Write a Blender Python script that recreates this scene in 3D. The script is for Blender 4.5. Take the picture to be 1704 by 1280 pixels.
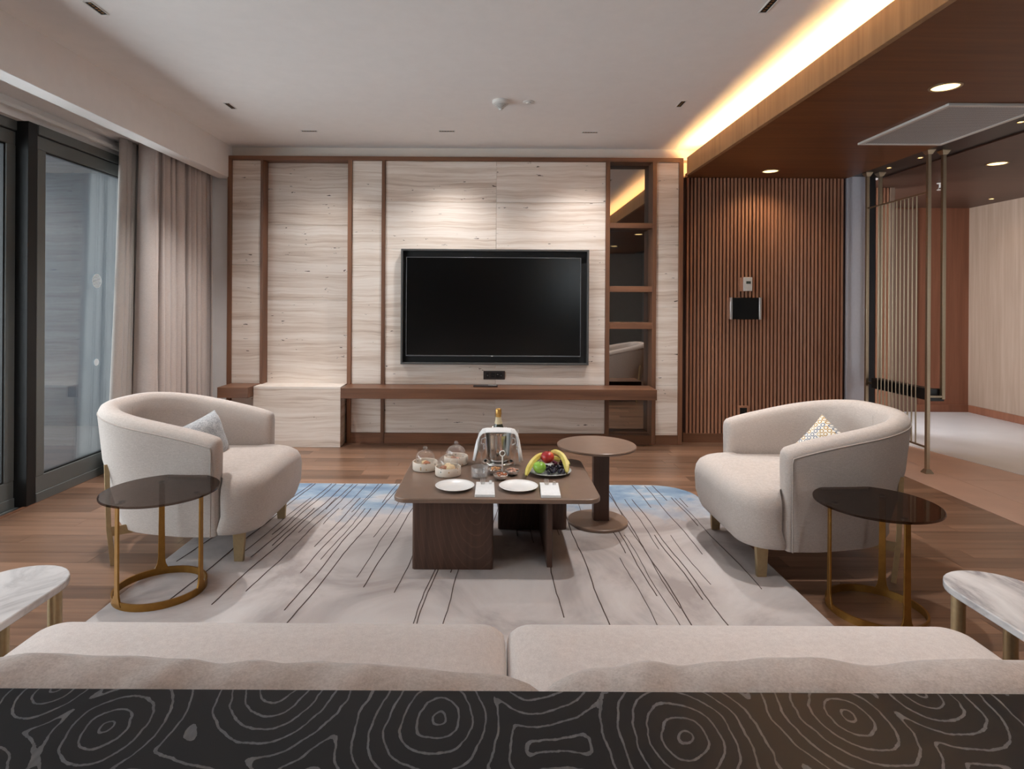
import bpy, bmesh, math, random
from mathutils import Vector, Matrix

random.seed(7)
PI = math.pi
SC = bpy.context.scene
COL = SC.collection
for o in list(bpy.data.objects):
    bpy.data.objects.remove(o)

# ------------------------------------------------------------------ camera
CAM_H = 1.28
cam_data = bpy.data.cameras.new('camera')
cam = bpy.data.objects.new('camera', cam_data)
COL.objects.link(cam)
cam.location = (0, 0, CAM_H)
cam.rotation_euler = (PI / 2, math.radians(-0.33), 0)
cam_data.sensor_fit = 'HORIZONTAL'
cam_data.sensor_width = 36
cam_data.lens = 1000 / 1704 * 36
cam_data.shift_x = (852 - 823) / 1704
cam_data.shift_y = -(640 - 505) / 1704
cam_data.clip_start = 0.02
SC.camera = cam

# ------------------------------------------------------------------ world: even overcast sky
world = bpy.data.worlds.new('overcast')
SC.world = world
world.use_nodes = True
bg = world.node_tree.nodes['Background']
bg.inputs['Color'].default_value = (0.93, 0.97, 1.0, 1)
bg.inputs['Strength'].default_value = 6.6

def portal(loc, rot, sx, sy):
    d = bpy.data.lights.new('window_portal', 'AREA')
    d.shape = 'RECTANGLE'; d.size = sx; d.size_y = sy
    d.cycles.is_portal = True
    o = bpy.data.objects.new('window_portal', d)
    o.location = loc; o.rotation_euler = rot
    COL.objects.link(o)
portal((-3.06, 2.93, 1.2), (0, -PI / 2, 0), 2.4, 5.0)          # glass wall on the left
portal((2.02, -2.96, 1.95), (PI / 2, 0, 0), 0.85, 0.95)           # added rear window that the television screen reflects
portal((4.6, 1.04, 1.45), (PI / 2, 0, 0), 0.6, 1.1)             # window of the hall

# ------------------------------------------------------------------ exposure
SC.view_settings.view_transform = 'Standard'
SC.view_settings.look = 'None'
SC.view_settings.gamma = 1
SC.view_settings.use_curve_mapping = False
SC.view_settings.exposure = 0.24
SC.cycles.max_bounces = 7
SC.cycles.adaptive_threshold = 0.05
SC.cycles.diffuse_bounces = 4
SC.cycles.glossy_bounces = 4
SC.cycles.transmission_bounces = 4
SC.cycles.transparent_max_bounces = 14
SC.cycles.sample_clamp_indirect = 6
SC.cycles.caustics_reflective = False
SC.cycles.caustics_refractive = False

# ------------------------------------------------------------------ colour / material helpers
def lin(r, g, b):
    f = lambda c: (c / 255 / 12.92) if c / 255 <= 0.04045 else ((c / 255 + 0.055) / 1.055) ** 2.4
    return (f(r), f(g), f(b), 1)

class NT:
    """small node-tree helper"""
    def __init__(self, name):
        self.m = bpy.data.materials.new(name)
        self.m.use_nodes = True
        self.t = self.m.node_tree
        self.b = self.t.nodes['Principled BSDF']
        self.out = self.t.nodes['Material Output']
    def n(self, typ, **kw):
        nd = self.t.nodes.new(typ)
        for k, v in kw.items():
            if k.startswith('i_'):
                nd.inputs[k[2:].replace('_', ' ')].default_value = v
            else:
                setattr(nd, k, v)
        return nd
    def l(self, a, b):
        self.t.links.new(a, b)
    def pos(self, scale=(1, 1, 1), rnd=0.0, kind='Position'):
        if kind == 'Position':
            src = self.n('ShaderNodeNewGeometry').outputs['Position']
        else:
            src = self.n('ShaderNodeTexCoord').outputs['Object']
        if rnd:
            oi = self.n('ShaderNodeObjectInfo')
            mu = self.n('ShaderNodeVectorMath', operation='SCALE')
            cx = self.n('ShaderNodeCombineXYZ')
            m1 = self.n('ShaderNodeMath', operation='MULTIPLY'); m1.inputs[1].default_value = rnd
            self.l(oi.outputs['Random'], m1.inputs[0])
            for k in range(3): self.l(m1.outputs[0], cx.inputs[k])
            ad = self.n('ShaderNodeVectorMath', operation='ADD')
            self.l(src, ad.inputs[0]); self.l(cx.outputs[0], ad.inputs[1])
            src = ad.outputs[0]
        mp = self.n('ShaderNodeMapping')
        mp.inputs['Scale'].default_value = scale
        self.l(src, mp.inputs['Vector'])
        return mp.outputs[0]
    def noise(self, vec, scale=1, detail=6, rough=0.55, dist=0.0):
        nd = self.n('ShaderNodeTexNoise')
        nd.inputs['Scale'].default_value = scale
        nd.inputs['Detail'].default_value = detail
        nd.inputs['Roughness'].default_value = rough
        nd.inputs['Distortion'].default_value = dist
        self.l(vec, nd.inputs['Vector'])
        return nd.outputs['Fac']
    def ramp(self, fac, stops, interp='LINEAR'):
        r = self.n('ShaderNodeValToRGB')
        e = r.color_ramp.elements
        while len(e) < len(stops): e.new(0.5)
        for k, (p, c) in enumerate(stops):
            e[k].position = p
            e[k].color = c if len(c) == 4 else (*c, 1)
        r.color_ramp.interpolation = interp
        self.l(fac, r.inputs[0])
        return r.outputs[0]
    def mix(self, fac, a, b, mode='MIX'):
        m = self.n('ShaderNodeMix', data_type='RGBA', blend_type=mode)
        for s, v in ((m.inputs[0], fac), (m.inputs[6], a), (m.inputs[7], b)):
            if hasattr(v, 'links'): self.l(v, s)
            else: s.default_value = v
        return m.outputs[2]
    def math(self, op, a, b=None, clamp=False):
        m = self.n('ShaderNodeMath', operation=op, use_clamp=clamp)
        for s, v in ((m.inputs[0], a), (m.inputs[1], b)):
            if v is None: continue
            if hasattr(v, 'links'): self.l(v, s)
            else: s.default_value = v
        return m.outputs[0]
    def base(self, c):
        if hasattr(c, 'links'): self.l(c, self.b.inputs['Base Color'])
        else: self.b.inputs['Base Color'].default_value = c
    def set(self, rough=None, metal=None, spec=None, coat=None, sheen=None):
        for k, v in (('Roughness', rough), ('Metallic', metal), ('Specular IOR Level', spec), ('Coat Weight', coat), ('Sheen Weight', sheen)):
            if v is None: continue
            if hasattr(v, 'links'): self.l(v, self.b.inputs[k])
            else: self.b.inputs[k].default_value = v
    def bump(self, h, strength=0.2, dist=0.01):
        b = self.n('ShaderNodeBump')
        b.inputs['Strength'].default_value = strength
        b.inputs['Distance'].default_value = dist
        self.l(h, b.inputs['Height'])
        self.l(b.outputs[0], self.b.inputs['Normal'])

def plain(name, col, rough=0.5, metal=0.0, spec=0.5, fine=0.04, scale=60):
    """one colour with a faint procedural mottling"""
    t = NT(name)
    v = t.noise(t.pos(), scale, 3)
    lo = tuple(c * (1 - fine) for c in col[:3]); hi = tuple(min(1, c * (1 + fine)) for c in col[:3])
    t.base(t.ramp(v, [(0.3, lo), (0.7, hi)]))
    t.set(rough, metal, spec)
    return t.m

def wood(name, dark, light, grain='x', scale=1.0, rough=0.42, rnd=7.0, tone=0.25, spec=0.4, kind='Position'):
    t = NT(name)
    a, b = 1.2 * scale, 28 * scale
    sc = {'x': (a, b, b), 'y': (b, a, b), 'z': (b, b, a)}[grain]
    n1 = t.noise(t.pos(sc, rnd, kind), 1.0, 8, 0.6, 0.4)
    sc2 = tuple(s * 0.25 for s in sc)
    n2 = t.noise(t.pos(sc2, rnd, kind), 1.0, 4, 0.5, 1.2)
    f = t.math('ADD', t.math('MULTIPLY', n1, 0.6), t.math('MULTIPLY', n2, 0.4))
    c = t.ramp(f, [(0.30, dark), (0.70, light)])
    if tone:
        oi = t.n('ShaderNodeObjectInfo')
        k = t.math('ADD', t.math('MULTIPLY', oi.outputs['Random'], 2 * tone), 1 - tone)
        cc = t.n('ShaderNodeCombineXYZ')
        for i in range(3): t.l(k, cc.inputs[i])
        c = t.mix(1.0, c, cc.outputs[0], 'MULTIPLY')
    t.base(c)
    t.set(rough, 0, spec)
    t.bump(n1, 0.08, 0.002)
    return t.m

def travertine(name, lo, mid, hi, rough=0.5):
    t = NT(name)
    warp = t.noise(t.pos((1.6, 1.6, 3.0), 9.0), 1.0, 3)
    p = t.pos((0.42, 0.42, 12.0), 9.0)
    wv = t.n('ShaderNodeCombineXYZ')
    t.l(t.math('MULTIPLY', warp, 1.0), wv.inputs[2])
    ad = t.n('ShaderNodeVectorMath', operation='ADD')
    t.l(p, ad.inputs[0]); t.l(wv.outputs[0], ad.inputs[1])
    n1 = t.noise(ad.outputs[0], 1.1, 9, 0.62, 0.15)
    p2 = t.pos((1.3, 1.3, 48.0), 9.0)
    ad2 = t.n('ShaderNodeVectorMath', operation='ADD')
    wv2 = t.n('ShaderNodeCombineXYZ')
    t.l(t.math('MULTIPLY', warp, 4.5), wv2.inputs[2])
    t.l(p2, ad2.inputs[0]); t.l(wv2.outputs[0], ad2.inputs[1])
    n2 = t.noise(ad2.outputs[0], 1.0, 6, 0.65, 0.3)
    f = t.math('ADD', t.math('MULTIPLY', n1, 0.5), t.math('MULTIPLY', n2, 0.5))
    c = t.ramp(f, [(0.33, lo), (0.46, mid), (0.58, hi), (0.75, mid)])
    pit = t.noise(t.pos((11, 11, 46), 9.0), 1.0, 3, 0.6)
    area = t.noise(t.pos((1.7, 1.7, 4), 9.0), 1.0, 2)
    pm = t.math('MULTIPLY', t.math('GREATER_THAN', pit, 0.69), t.math('GREATER_THAN', area, 0.50))
    c = t.mix(pm, c, (0.09, 0.065, 0.05, 1))
    t.base(c)
    t.set(rough, 0, 0.35)
    h = t.math('SUBTRACT', t.math('MULTIPLY', n2, 0.25), pm)
    t.bump(h, 0.25, 0.004)
    return t.m

def fabric(name, col, col2, scale=700, rough=0.95, mottle=0.06, bumps=0.25):
    t = NT(name)
    w1 = t.noise(t.pos((1, 1, 7), kind='Object'), scale * 0.10, 3, 0.7)
    nz = t.noise(t.pos((1, 1, 1), kind='Object'), scale * 0.6, 3, 0.7)
    big = t.noise(t.pos((1, 1, 1), kind='Object'), 6, 3)
    f = t.math('ADD', t.math('MULTIPLY', nz, 0.6), t.math('MULTIPLY', w1, 0.4))
    c = t.ramp(f, [(0.36, col2), (0.64, col)])
    g = t.ramp(big, [(0.3, (1 - mottle,) * 3), (0.7, (1, 1, 1))])
    t.base(t.mix(1.0, c, g, 'MULTIPLY'))
    t.set(rough, 0, 0.15, sheen=0.25)
    t.bump(f, bumps, 0.002)
    return t.m

def clear_glass(name, tint=(0.97, 0.98, 0.98, 1), ior=1.5, rough=0.0, gain=1.0, white_glint=0.0):
    """see-through sheet: transparent body with a Fresnel mirror reflection"""
    t = NT(name)
    t.t.nodes.remove(t.b)
    tr = t.n('ShaderNodeBsdfTransparent'); tr.inputs['Color'].default_value = tint
    gl = t.n('ShaderNodeBsdfGlossy'); gl.inputs['Roughness'].default_value = rough
    gl.inputs['Color'].default_value = (1, 1, 1, 1)
    fr = t.n('ShaderNodeFresnel')
    bf = t.n('ShaderNodeNewGeometry').outputs['Backfacing']      # same outside index seen from both faces of the sheet
    t.l(t.math('ADD', ior, t.math('MULTIPLY', bf, 1 / ior - ior)), fr.inputs['IOR'])
    fac = t.math('MULTIPLY', fr.outputs[0], gain, True)
    mx = t.n('ShaderNodeMixShader')
    t.l(fac, mx.inputs[0]); t.l(tr.outputs[0], mx.inputs[1]); t.l(gl.outputs[0], mx.inputs[2])
    res = mx.outputs[0]
    if white_glint:  # a little white mixed into clear glass, standing in for its highlights
        df = t.n('ShaderNodeBsdfDiffuse'); df.inputs['Color'].default_value = (0.95, 0.95, 0.95, 1)
        m2 = t.n('ShaderNodeMixShader'); m2.inputs[0].default_value = white_glint
        t.l(res, m2.inputs[1]); t.l(df.outputs[0], m2.inputs[2]); res = m2.outputs[0]
    t.l(res, t.out.inputs['Surface'])
    return t.m

def emitter(name, col, strength):
    t = NT(name)
    t.b.inputs['Base Color'].default_value = col
    t.b.inputs['Emission Color'].default_value = col
    t.b.inputs['Emission Strength'].default_value = strength
    return t.m

M = {}
M['plaster'] = plain('plaster_white', lin(245, 242, 240), 0.85, fine=0.015, scale=12)
M['plaster_warm'] = plain('plaster_warm', lin(236, 226, 216), 0.8, fine=0.015, scale=12)
M['wall_grey'] = plain('wall_grey', lin(190, 186, 182), 0.85, fine=0.03, scale=10)
M['walnut_x'] = wood('walnut_horizontal', lin(88, 58, 43), lin(148, 104, 78), 'x', 1.0)
M['walnut_z'] = wood('walnut_vertical', lin(88, 58, 43), lin(148, 104, 78), 'z', 1.0)
M['slat'] = wood('slat_walnut', lin(156, 108, 84), lin(196, 146, 118), 'z', 1.0, 0.4, 7, 0.05)
M['slat_back'] = wood('slat_backing', lin(46, 26, 18), lin(64, 38, 28), 'z', 1.0, 0.6)
M['soffit'] = wood('soffit_walnut', lin(98, 56, 26), lin(128, 78, 40), 'x', 0.8, 0.42, 0.0, 0.0, 0.25)
M['soffit_face'] = wood('soffit_face_walnut', lin(134, 98, 66), lin(176, 136, 96), 'z', 0.8, 0.45, 0.0, 0.0)
M['hall_ceiling'] = wood('hall_ceiling_wood', lin(62, 40, 30), lin(78, 52, 40), 'x', 0.8, 0.45, 0.0, 0.0)
M['orange_wood'] = wood('reddish_veneer', lin(118, 74, 54), lin(146, 96, 74), 'z', 0.9, 0.45, 0.0, 0.0)
M['pale_oak'] = wood('pale_oak_veneer', lin(146, 124, 108), lin(176, 154, 138), 'z', 0.9, 0.45, 0.0, 0.0)
M['floor_wood'] = wood('floor_plank_walnut', lin(92, 68, 54), lin(146, 112, 90), 'x', 0.9, 0.30, 11, 0.30, 0.5)
M['taupe_panel'] = wood('taupe_veneer', lin(104, 80, 68), lin(128, 102, 88), 'z', 0.9, 0.4, 0.0, 0.0)
M['travertine'] = travertine('travertine', lin(184, 160, 143), lin(217, 201, 187), lin(236, 225, 215))
M['tile'] = plain('tile_terracotta_pink', lin(204, 168, 150), 0.35, fine=0.05, scale=5)
M['white_floor'] = plain('white_stone_floor', lin(222, 220, 222), 0.3, fine=0.03, scale=4)
M['frame'] = plain('window_frame_metal', lin(104, 108, 107), 0.42, 0.2, fine=0.02)
M['frame_dark'] = plain('window_frame_dark', lin(24, 25, 26), 0.5, 0.2, fine=0.02)
M['pane'] = clear_glass('window_glass', (0.92, 0.95, 0.96, 1), 1.5, 0.0, 1.7)
M['mirror'] = plain('smoked_mirror', (0.42, 0.40, 0.38, 1), 0.02, 1.0, fine=0.0)
M['panel_metal'] = plain('blue_grey_metal', lin(196, 196, 206), 0.34, 0.15, fine=0.03)
M['beam_dark'] = plain('dark_beam_metal', lin(46, 44, 46), 0.4, 0.6, fine=0.03)
M['bronze_light'] = plain('champagne_metal', lin(170, 152, 128), 0.35, 0.85, fine=0.04)
M['brass'] = plain('aged_brass', lin(158, 116, 58), 0.4, 0.9, fine=0.12, scale=30)
M['leg_brass'] = plain('satin_brass', lin(182, 160, 124), 0.42, 0.8, fine=0.06)
M['black'] = plain('black_plastic', lin(18, 18, 19), 0.4, fine=0.05)
M['black_matte'] = plain('black_matte', lin(9, 9, 10), 0.7, fine=0.05)
M['tv_frame'] = plain('tv_surround_metal', lin(84, 83, 82), 0.4, 0.3, fine=0.02)
M['screen'] = plain('tv_screen', (0.001, 0.001, 0.001, 1), 0.22, 0, 0.40, fine=0.0)
M['grey_line'] = plain('grey_bezel', lin(110, 112, 116), 0.35, 0.6, fine=0.02)
M['white_plastic'] = plain('white_plastic', lin(228, 226, 222), 0.4, fine=0.02)
M['steel'] = plain('polished_steel', (0.78, 0.76, 0.74, 1), 0.12, 1.0, fine=0.02)
M['silver'] = plain('silver_steel', (0.82, 0.81, 0.80, 1), 0.34, 1.0, fine=0.03)
M['grille'] = None
M['sofa'] = fabric('sofa_linen', lin(238, 229, 224), lin(216, 205, 200), 600)
M['cushion'] = fabric('rumpled_linen', lin(236, 226, 220), lin(206, 194, 187), 380, bumps=0.5)
M['chair'] = fabric('chair_linen', lin(208, 197, 190), lin(176, 164, 156), 600)
M['piping'] = fabric('chair_piping', lin(182, 170, 162), lin(156, 144, 136), 600)
M['tweed'] = fabric('grey_tweed', lin(206, 208, 210), lin(120, 124, 130), 260, bumps=0.4)
M['curtain'] = fabric('curtain_linen', lin(226, 214, 208), lin(204, 191, 184), 420, mottle=0.06)
M['sheer'] = fabric('sheer_curtain', lin(214, 206, 200), lin(186, 178, 172), 500)
M['table_wood'] = wood('dark_stained_ash', lin(66, 46, 38), lin(92, 66, 54), 'z', 0.9, 0.42, 0.0, 0.0)
M['table_top'] = plain('taupe_lacquer', lin(126, 104, 90), 0.33, fine=0.06, scale=18)
M['ceramic'] = plain('white_porcelain', lin(246, 245, 243), 0.18, fine=0.01)
M['linen_white'] = fabric('white_napkin', lin(250, 250, 250), lin(236, 236, 236), 500)
M['glass'] = clear_glass('table_glass', (0.99, 0.99, 0.99, 1), 1.5, 0.0, 1.5, 0.035)
M['ribbed_glass'] = clear_glass('ribbed_glass', (0.99, 0.99, 0.99, 1), 1.45, 0.05, 1.3, 0.09)
M['smoked_glass'] = clear_glass('smoked_glass', (0.40, 0.335, 0.30, 1), 1.5, 0.0, 0.55)
M['gold_foil'] = plain('gold_foil', lin(204, 160, 92), 0.35, 0.85, fine=0.2, scale=160)
M['bottle'] = plain('bottle_glass', lin(60, 62, 50), 0.08, fine=0.05)
M['bottle_label'] = plain('bottle_label', lin(214, 196, 160), 0.5, fine=0.05)

def make_special():
    # perforated ceiling grille
    t = NT('perforated_grille')
    v = t.n('ShaderNodeTexVoronoi', feature='F1'); v.inputs['Scale'].default_value = 62
    v.inputs['Randomness'].default_value = 0.0
    t.l(t.pos(), v.inputs['Vector'])
    m = t.math('LESS_THAN', v.outputs['Distance'], 0.42)
    t.base(t.mix(m, lin(214, 216, 218), lin(138, 142, 146)))
    t.set(0.5, 0, 0.3); M['grille'] = t.m
    # contour-ring veneer of the console
    t = NT('black_contour_veneer')
    p = t.pos((1.0, 1.0, 1.0))
    ed = t.noise(p, 130, 2, 0.6)
    vs = t.n('ShaderNodeVectorMath', operation='SCALE'); vs.inputs['Scale'].default_value = 1.0
    # distort the coordinates, then take the distance to scattered knots as rings
    n = t.n('ShaderNodeTexNoise'); n.inputs['Scale'].default_value = 9; n.inputs['Detail'].default_value = 3
    t.l(p, n.inputs['Vector'])
    sub = t.n('ShaderNodeVectorMath', operation='SUBTRACT'); sub.inputs[1].default_value = (0.5, 0.5, 0.5)
    t.l(n.outputs['Color'], sub.inputs[0])
    sc = t.n('ShaderNodeVectorMath', operation='SCALE'); sc.inputs['Scale'].default_value = 0.035
    t.l(sub.outputs[0], sc.inputs[0])
    ad = t.n('ShaderNodeVectorMath', operation='ADD'); t.l(p, ad.inputs[0]); t.l(sc.outputs[0], ad.inputs[1])
    mp = t.n('ShaderNodeMapping'); mp.inputs['Scale'].default_value = (1, 0.72, 0); t.l(ad.outputs[0], mp.inputs['Vector'])
    vo = t.n('ShaderNodeTexVoronoi', feature='SMOOTH_F1', voronoi_dimensions='2D')
    vo.inputs['Scale'].default_value = 6.4; vo.inputs['Smoothness'].default_value = 0.16; vo.inputs['Randomness'].default_value = 0.85
    t.l(mp.outputs[0], vo.inputs['Vector'])
    d = t.math('ADD', vo.outputs['Distance'], t.math('MULTIPLY', ed, 0.012))
    fr = t.math('FRACT', t.math('MULTIPLY', d, 9.3))
    tri = t.math('ABSOLUTE', t.math('SUBTRACT', fr, 0.5))
    fibre = t.noise(t.pos((160, 40, 1)), 1.0, 2)
    wd = t.math('ADD', 0.025, t.math('MULTIPLY', fibre, 0.09))
    line = t.math('LESS_THAN', tri, wd)
    soft = t.math('MULTIPLY', line, t.math('ADD', 0.35, t.math('MULTIPLY', fibre, 0.8)), True)
    t.base(t.mix(soft, lin(25, 28, 34), lin(130, 134, 140)))
    t.set(0.36, 0, 0.35); M['console'] = t.m
    # marble
    for nm, amt in (('marble_pale', 0.30), ('marble_veined', 0.62)):
        t = NT(nm)
        p = t.pos((1, 0.55, 1), 3.0)
        w = t.noise(p, 4.0, 6, 0.6, 1.5)
        vein = t.math('ABSOLUTE', t.math('SUBTRACT', w, 0.5))
        v2 = t.noise(p, 11.0, 7, 0.65, 1.0)
        veins = t.ramp(vein, [(0.0, (1, 1, 1)), (0.06, (0.35, 0.35, 0.35)), (0.16, (0, 0, 0))])
        f = t.math('MULTIPLY', t.math('MULTIPLY', veins, v2), 1.9 * amt, True)
        t.base(t.mix(f, lin(230, 227, 226), lin(112, 106, 112)))
        t.set(0.22, 0, 0.5); M[nm] = t.m
    # rug: cream pile with watery blue at its far end and grey clouds
    t = NT('rug_pile')
    sx = t.n('ShaderNodeSeparateXYZ'); t.l(t.n('ShaderNodeNewGeometry').outputs['Position'], sx.inputs[0])
    cl = t.noise(t.pos((1.0, 1.0, 1)), 2.2, 5, 0.6, 0.5)
    far = t.math('ADD', sx.outputs['Y'], t.math('MULTIPLY', t.math('SUBTRACT', cl, 0.5), 1.5))
    mask = t.ramp(t.math('MULTIPLY', t.math('SUBTRACT', far, 3.55), 1.8), [(0.05, (0, 0, 0)), (0.16, (0.35,) * 3), (0.45, (0.55,) * 3), (0.62, (1, 1, 1))])
    wash = t.noise(t.pos((1.3, 2.5, 1)), 2.5, 4, 0.6, 0.3)
    blue = t.ramp(wash, [(0.35, lin(108, 134, 162)), (0.55, lin(144, 164, 184)), (0.68, lin(190, 192, 196))])
    grey = t.ramp(t.noise(t.pos((1, 1, 1)), 1.7, 5, 0.62, 0.8), [(0.38, lin(160, 150, 147)), (0.5, lin(187, 178, 175)), (0.6, lin(198, 190, 187))])
    c = t.mix(mask, grey, blue)
    pile = t.noise(t.pos(), 420, 2, 0.7)
    pr = t.ramp(pile, [(0.3, (0.86,) * 3), (0.7, (1, 1, 1))])
    t.base(t.mix(1.0, c, pr, 'MULTIPLY'))
    t.set(1.0, 0, 0.05, sheen=0.2); t.bump(pile, 0.5, 0.004); M['rug'] = t.m
    M['rug_line'] = plain('rug_line', lin(84, 72, 68), 1.0, spec=0.05, fine=0.3, scale=200)
    # patterned cushion: little ovals in ochre, blue-grey and white
    t = NT('oval_print')
    mp = t.pos((1, 1, 1), kind='Object')
    vo = t.n('ShaderNodeTexVoronoi', feature='F1', voronoi_dimensions='2D'); vo.inputs['Scale'].default_value = 42; vo.inputs['Randomness'].default_value = 0.15
    t.l(mp, vo.inputs['Vector'])
    ring = t.math('LESS_THAN', t.math('ABSOLUTE', t.math('SUBTRACT', vo.outputs['Distance'], 0.36)), 0.10)
    sp = t.n('ShaderNodeSeparateColor'); t.l(vo.outputs['Color'], sp.inputs[0])
    cc = t.ramp(sp.outputs[0], [(0.0, lin(176, 144, 92)), (0.4, lin(120, 128, 142)), (0.7, lin(196, 176, 140))], 'CONSTANT')
    t.base(t.mix(ring, lin(226, 222, 214), cc)); t.set(0.9, 0, 0.1); M['oval_print'] = t.m
    # speckled stoneware
    t = NT('speckled_stoneware')
    vo = t.n('ShaderNodeTexVoronoi', feature='F1'); vo.inputs['Scale'].default_value = 70
    t.l(t.pos(), vo.inputs['Vector'])
    sp = t.n('ShaderNodeSeparateColor'); t.l(vo.outputs['Color'], sp.inputs[0])
    dot = t.math('MULTIPLY', t.math('LESS_THAN', vo.outputs['Distance'], 0.26), t.math('GREATER_THAN', sp.outputs[0], 0.72))
    cc = t.ramp(sp.outputs[1], [(0.0, lin(60, 48, 40)), (0.5, lin(190, 150, 90))], 'CONSTANT')
    t.base(t.mix(dot, lin(226, 214, 200), cc)); t.set(0.4, 0, 0.4); M['stoneware'] = t.m
    # fruit
    t = NT('red_apple_skin')
    t.base(t.ramp(t.noise(t.pos((1, 1, 0.4)), 22, 4), [(0.35, lin(150, 28, 40)), (0.55, lin(190, 52, 48)), (0.72, lin(220, 130, 70))])); t.set(0.3); M['red_apple'] = t.m
    t = NT('green_apple_skin')
    t.base(t.ramp(t.noise(t.pos(), 30, 4), [(0.3, lin(120, 172, 52)), (0.7, lin(162, 204, 88))])); t.set(0.28); M['green_apple'] = t.m
    t = NT('banana_skin')
    t.base(t.ramp(t.noise(t.pos(), 26, 4), [(0.3, lin(196, 176, 76)), (0.7, lin(226, 212, 120))])); t.set(0.45); M['banana'] = t.m
    M['banana_tip'] = plain('banana_tip', lin(110, 104, 48), 0.6, fine=0.2)
    M['grape'] = plain('dark_grape', lin(34, 30, 46), 0.3, fine=0.25, scale=70)
    M['grape_red'] = plain('red_grape', lin(92, 30, 50), 0.28, fine=0.25, scale=70)
    M['stalk'] = plain('stalk_brown', lin(86, 66, 40), 0.7, fine=0.1)
    M['nut_tan'] = plain('nut_tan', lin(196, 146, 98), 0.6, fine=0.2, scale=90)
    M['nut_brown'] = plain('nut_brown', lin(164, 100, 66), 0.6, fine=0.2, scale=90)
    M['nut_pink'] = plain('nut_rose', lin(206, 156, 134), 0.6, fine=0.15, scale=90)
    M['pastry'] = plain('pastry_cream', lin(232, 204, 158), 0.7, fine=0.12, scale=80)
    M['pastry_brown'] = plain('pastry_brown', lin(176, 112, 76), 0.7, fine=0.2, scale=80)
    M['cove'] = emitter('warm_led', (1.0, 0.61, 0.25, 1), 60.0)
    M['lamp'] = emitter('lamp_lens', (1.0, 0.70, 0.30, 1), 2.6)
    M['lamp_small'] = emitter('spot_lens', (1.0, 0.62, 0.22, 1), 6.0)
    M['facade'] = plain('outer_wall_blue_grey', lin(26, 37, 45), 0.8, fine=0.08, scale=3)
    M['facade_brown'] = plain('outer_wall_brown', lin(44, 28, 24), 0.8, fine=0.08, scale=3)
    M['balcony_floor'] = plain('balcony_stone', lin(66, 66, 68), 0.6, fine=0.06, scale=6)
    M['decal'] = plain('frosted_film', lin(200, 204, 206), 0.7, fine=0.02)
    M['lcd'] = plain('lcd_grey', lin(74, 84, 78), 0.3, fine=0.02)
def translucent(mat, amt, col):
    t = mat.node_tree; b = t.nodes['Principled BSDF']; out = t.nodes['Material Output']
    tl = t.nodes.new('ShaderNodeBsdfTranslucent'); tl.inputs['Color'].default_value = col
    mx = t.nodes.new('ShaderNodeMixShader'); mx.inputs[0].default_value = amt
    t.links.new(b.outputs[0], mx.inputs[1]); t.links.new(tl.outputs[0], mx.inputs[2]); t.links.new(mx.outputs[0], out.inputs['Surface'])
def panel_veneer():
    t = NT('cathedral_veneer')
    mp = t.n('ShaderNodeMapping', vector_type='TEXTURE')
    mp.inputs['Location'].default_value = (-0.085, 0, 0.385); mp.inputs['Scale'].default_value = (0.30, 1e6, 0.72)
    t.l(t.n('ShaderNodeNewGeometry').outputs['Position'], mp.inputs['Vector'])
    w = t.n('ShaderNodeTexWave', wave_type='RINGS', rings_direction='SPHERICAL', wave_profile='SAW')
    w.inputs['Scale'].default_value = 4.2; w.inputs['Distortion'].default_value = 1.6; w.inputs['Detail'].default_value = 2; w.inputs['Detail Scale'].default_value = 1.4
    t.l(mp.outputs[0], w.inputs['Vector'])
    ln = t.ramp(w.outputs['Fac'], [(0.80, (0, 0, 0)), (0.95, (0.26,) * 3), (1.0, (0, 0, 0))])
    fine = t.noise(t.pos((30, 30, 1.2)), 1.0, 6, 0.6)
    c = t.ramp(fine, [(0.3, lin(66, 46, 38)), (0.7, lin(88, 63, 52))])
    t.base(t.mix(t.math('MULTIPLY', ln, fine), c, lin(150, 118, 98))); t.set(0.4, 0, 0.4)
    M['table_panel'] = t.m
make_special()
panel_veneer()
translucent(M['curtain'], 0.12, lin(214, 198, 190))
translucent(M['sheer'], 0.25, lin(220, 214, 208))

# ------------------------------------------------------------------ mesh helpers
def wloc(o):
    v = Vector((0, 0, 0))
    while o is not None:
        v += o.location; o = o.parent
    return v

def link(name, me, mat, parent=None, loc=(0, 0, 0)):
    o = bpy.data.objects.new(name, me)
    COL.objects.link(o)
    if mat is not None and not me.materials: me.materials.append(mat)
    if parent is not None: o.parent = parent
    o.location = loc
    return o

def obj(name, bm, mat, parent=None, smooth=False, bevel=0.0, bseg=2, angle=40):
    """bm is in world coordinates; becomes ONE mesh object"""
    bmesh.ops.recalc_face_normals(bm, faces=bm.faces)
    xs = [v.co for v in bm.verts]
    mn = Vector((min(c.x for c in xs), min(c.y for c in xs), min(c.z for c in xs)))
    mx = Vector((max(c.x for c in xs), max(c.y for c in xs), max(c.z for c in xs)))
    org = Vector(((mn.x + mx.x) / 2, (mn.y + mx.y) / 2, mn.z))
    bmesh.ops.translate(bm, verts=bm.verts, vec=-org)
    me = bpy.data.meshes.new(name)
    for f in bm.faces: f.smooth = smooth
    bm.to_mesh(me); bm.free()
    o = link(name, me, mat, parent, org - (wloc(parent) if parent else Vector()))
    if bevel:
        m = o.modifiers.new('bevel', 'BEVEL'); m.width = bevel; m.segments = bseg
        m.limit_method = 'ANGLE'; m.angle_limit = math.radians(30)
        me.polygons.foreach_set('use_smooth', [True] * len(me.polygons))
    if smooth or bevel:
        try: me.set_sharp_from_angle(angle=math.radians(angle))
        except Exception: pass
    return o

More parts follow.
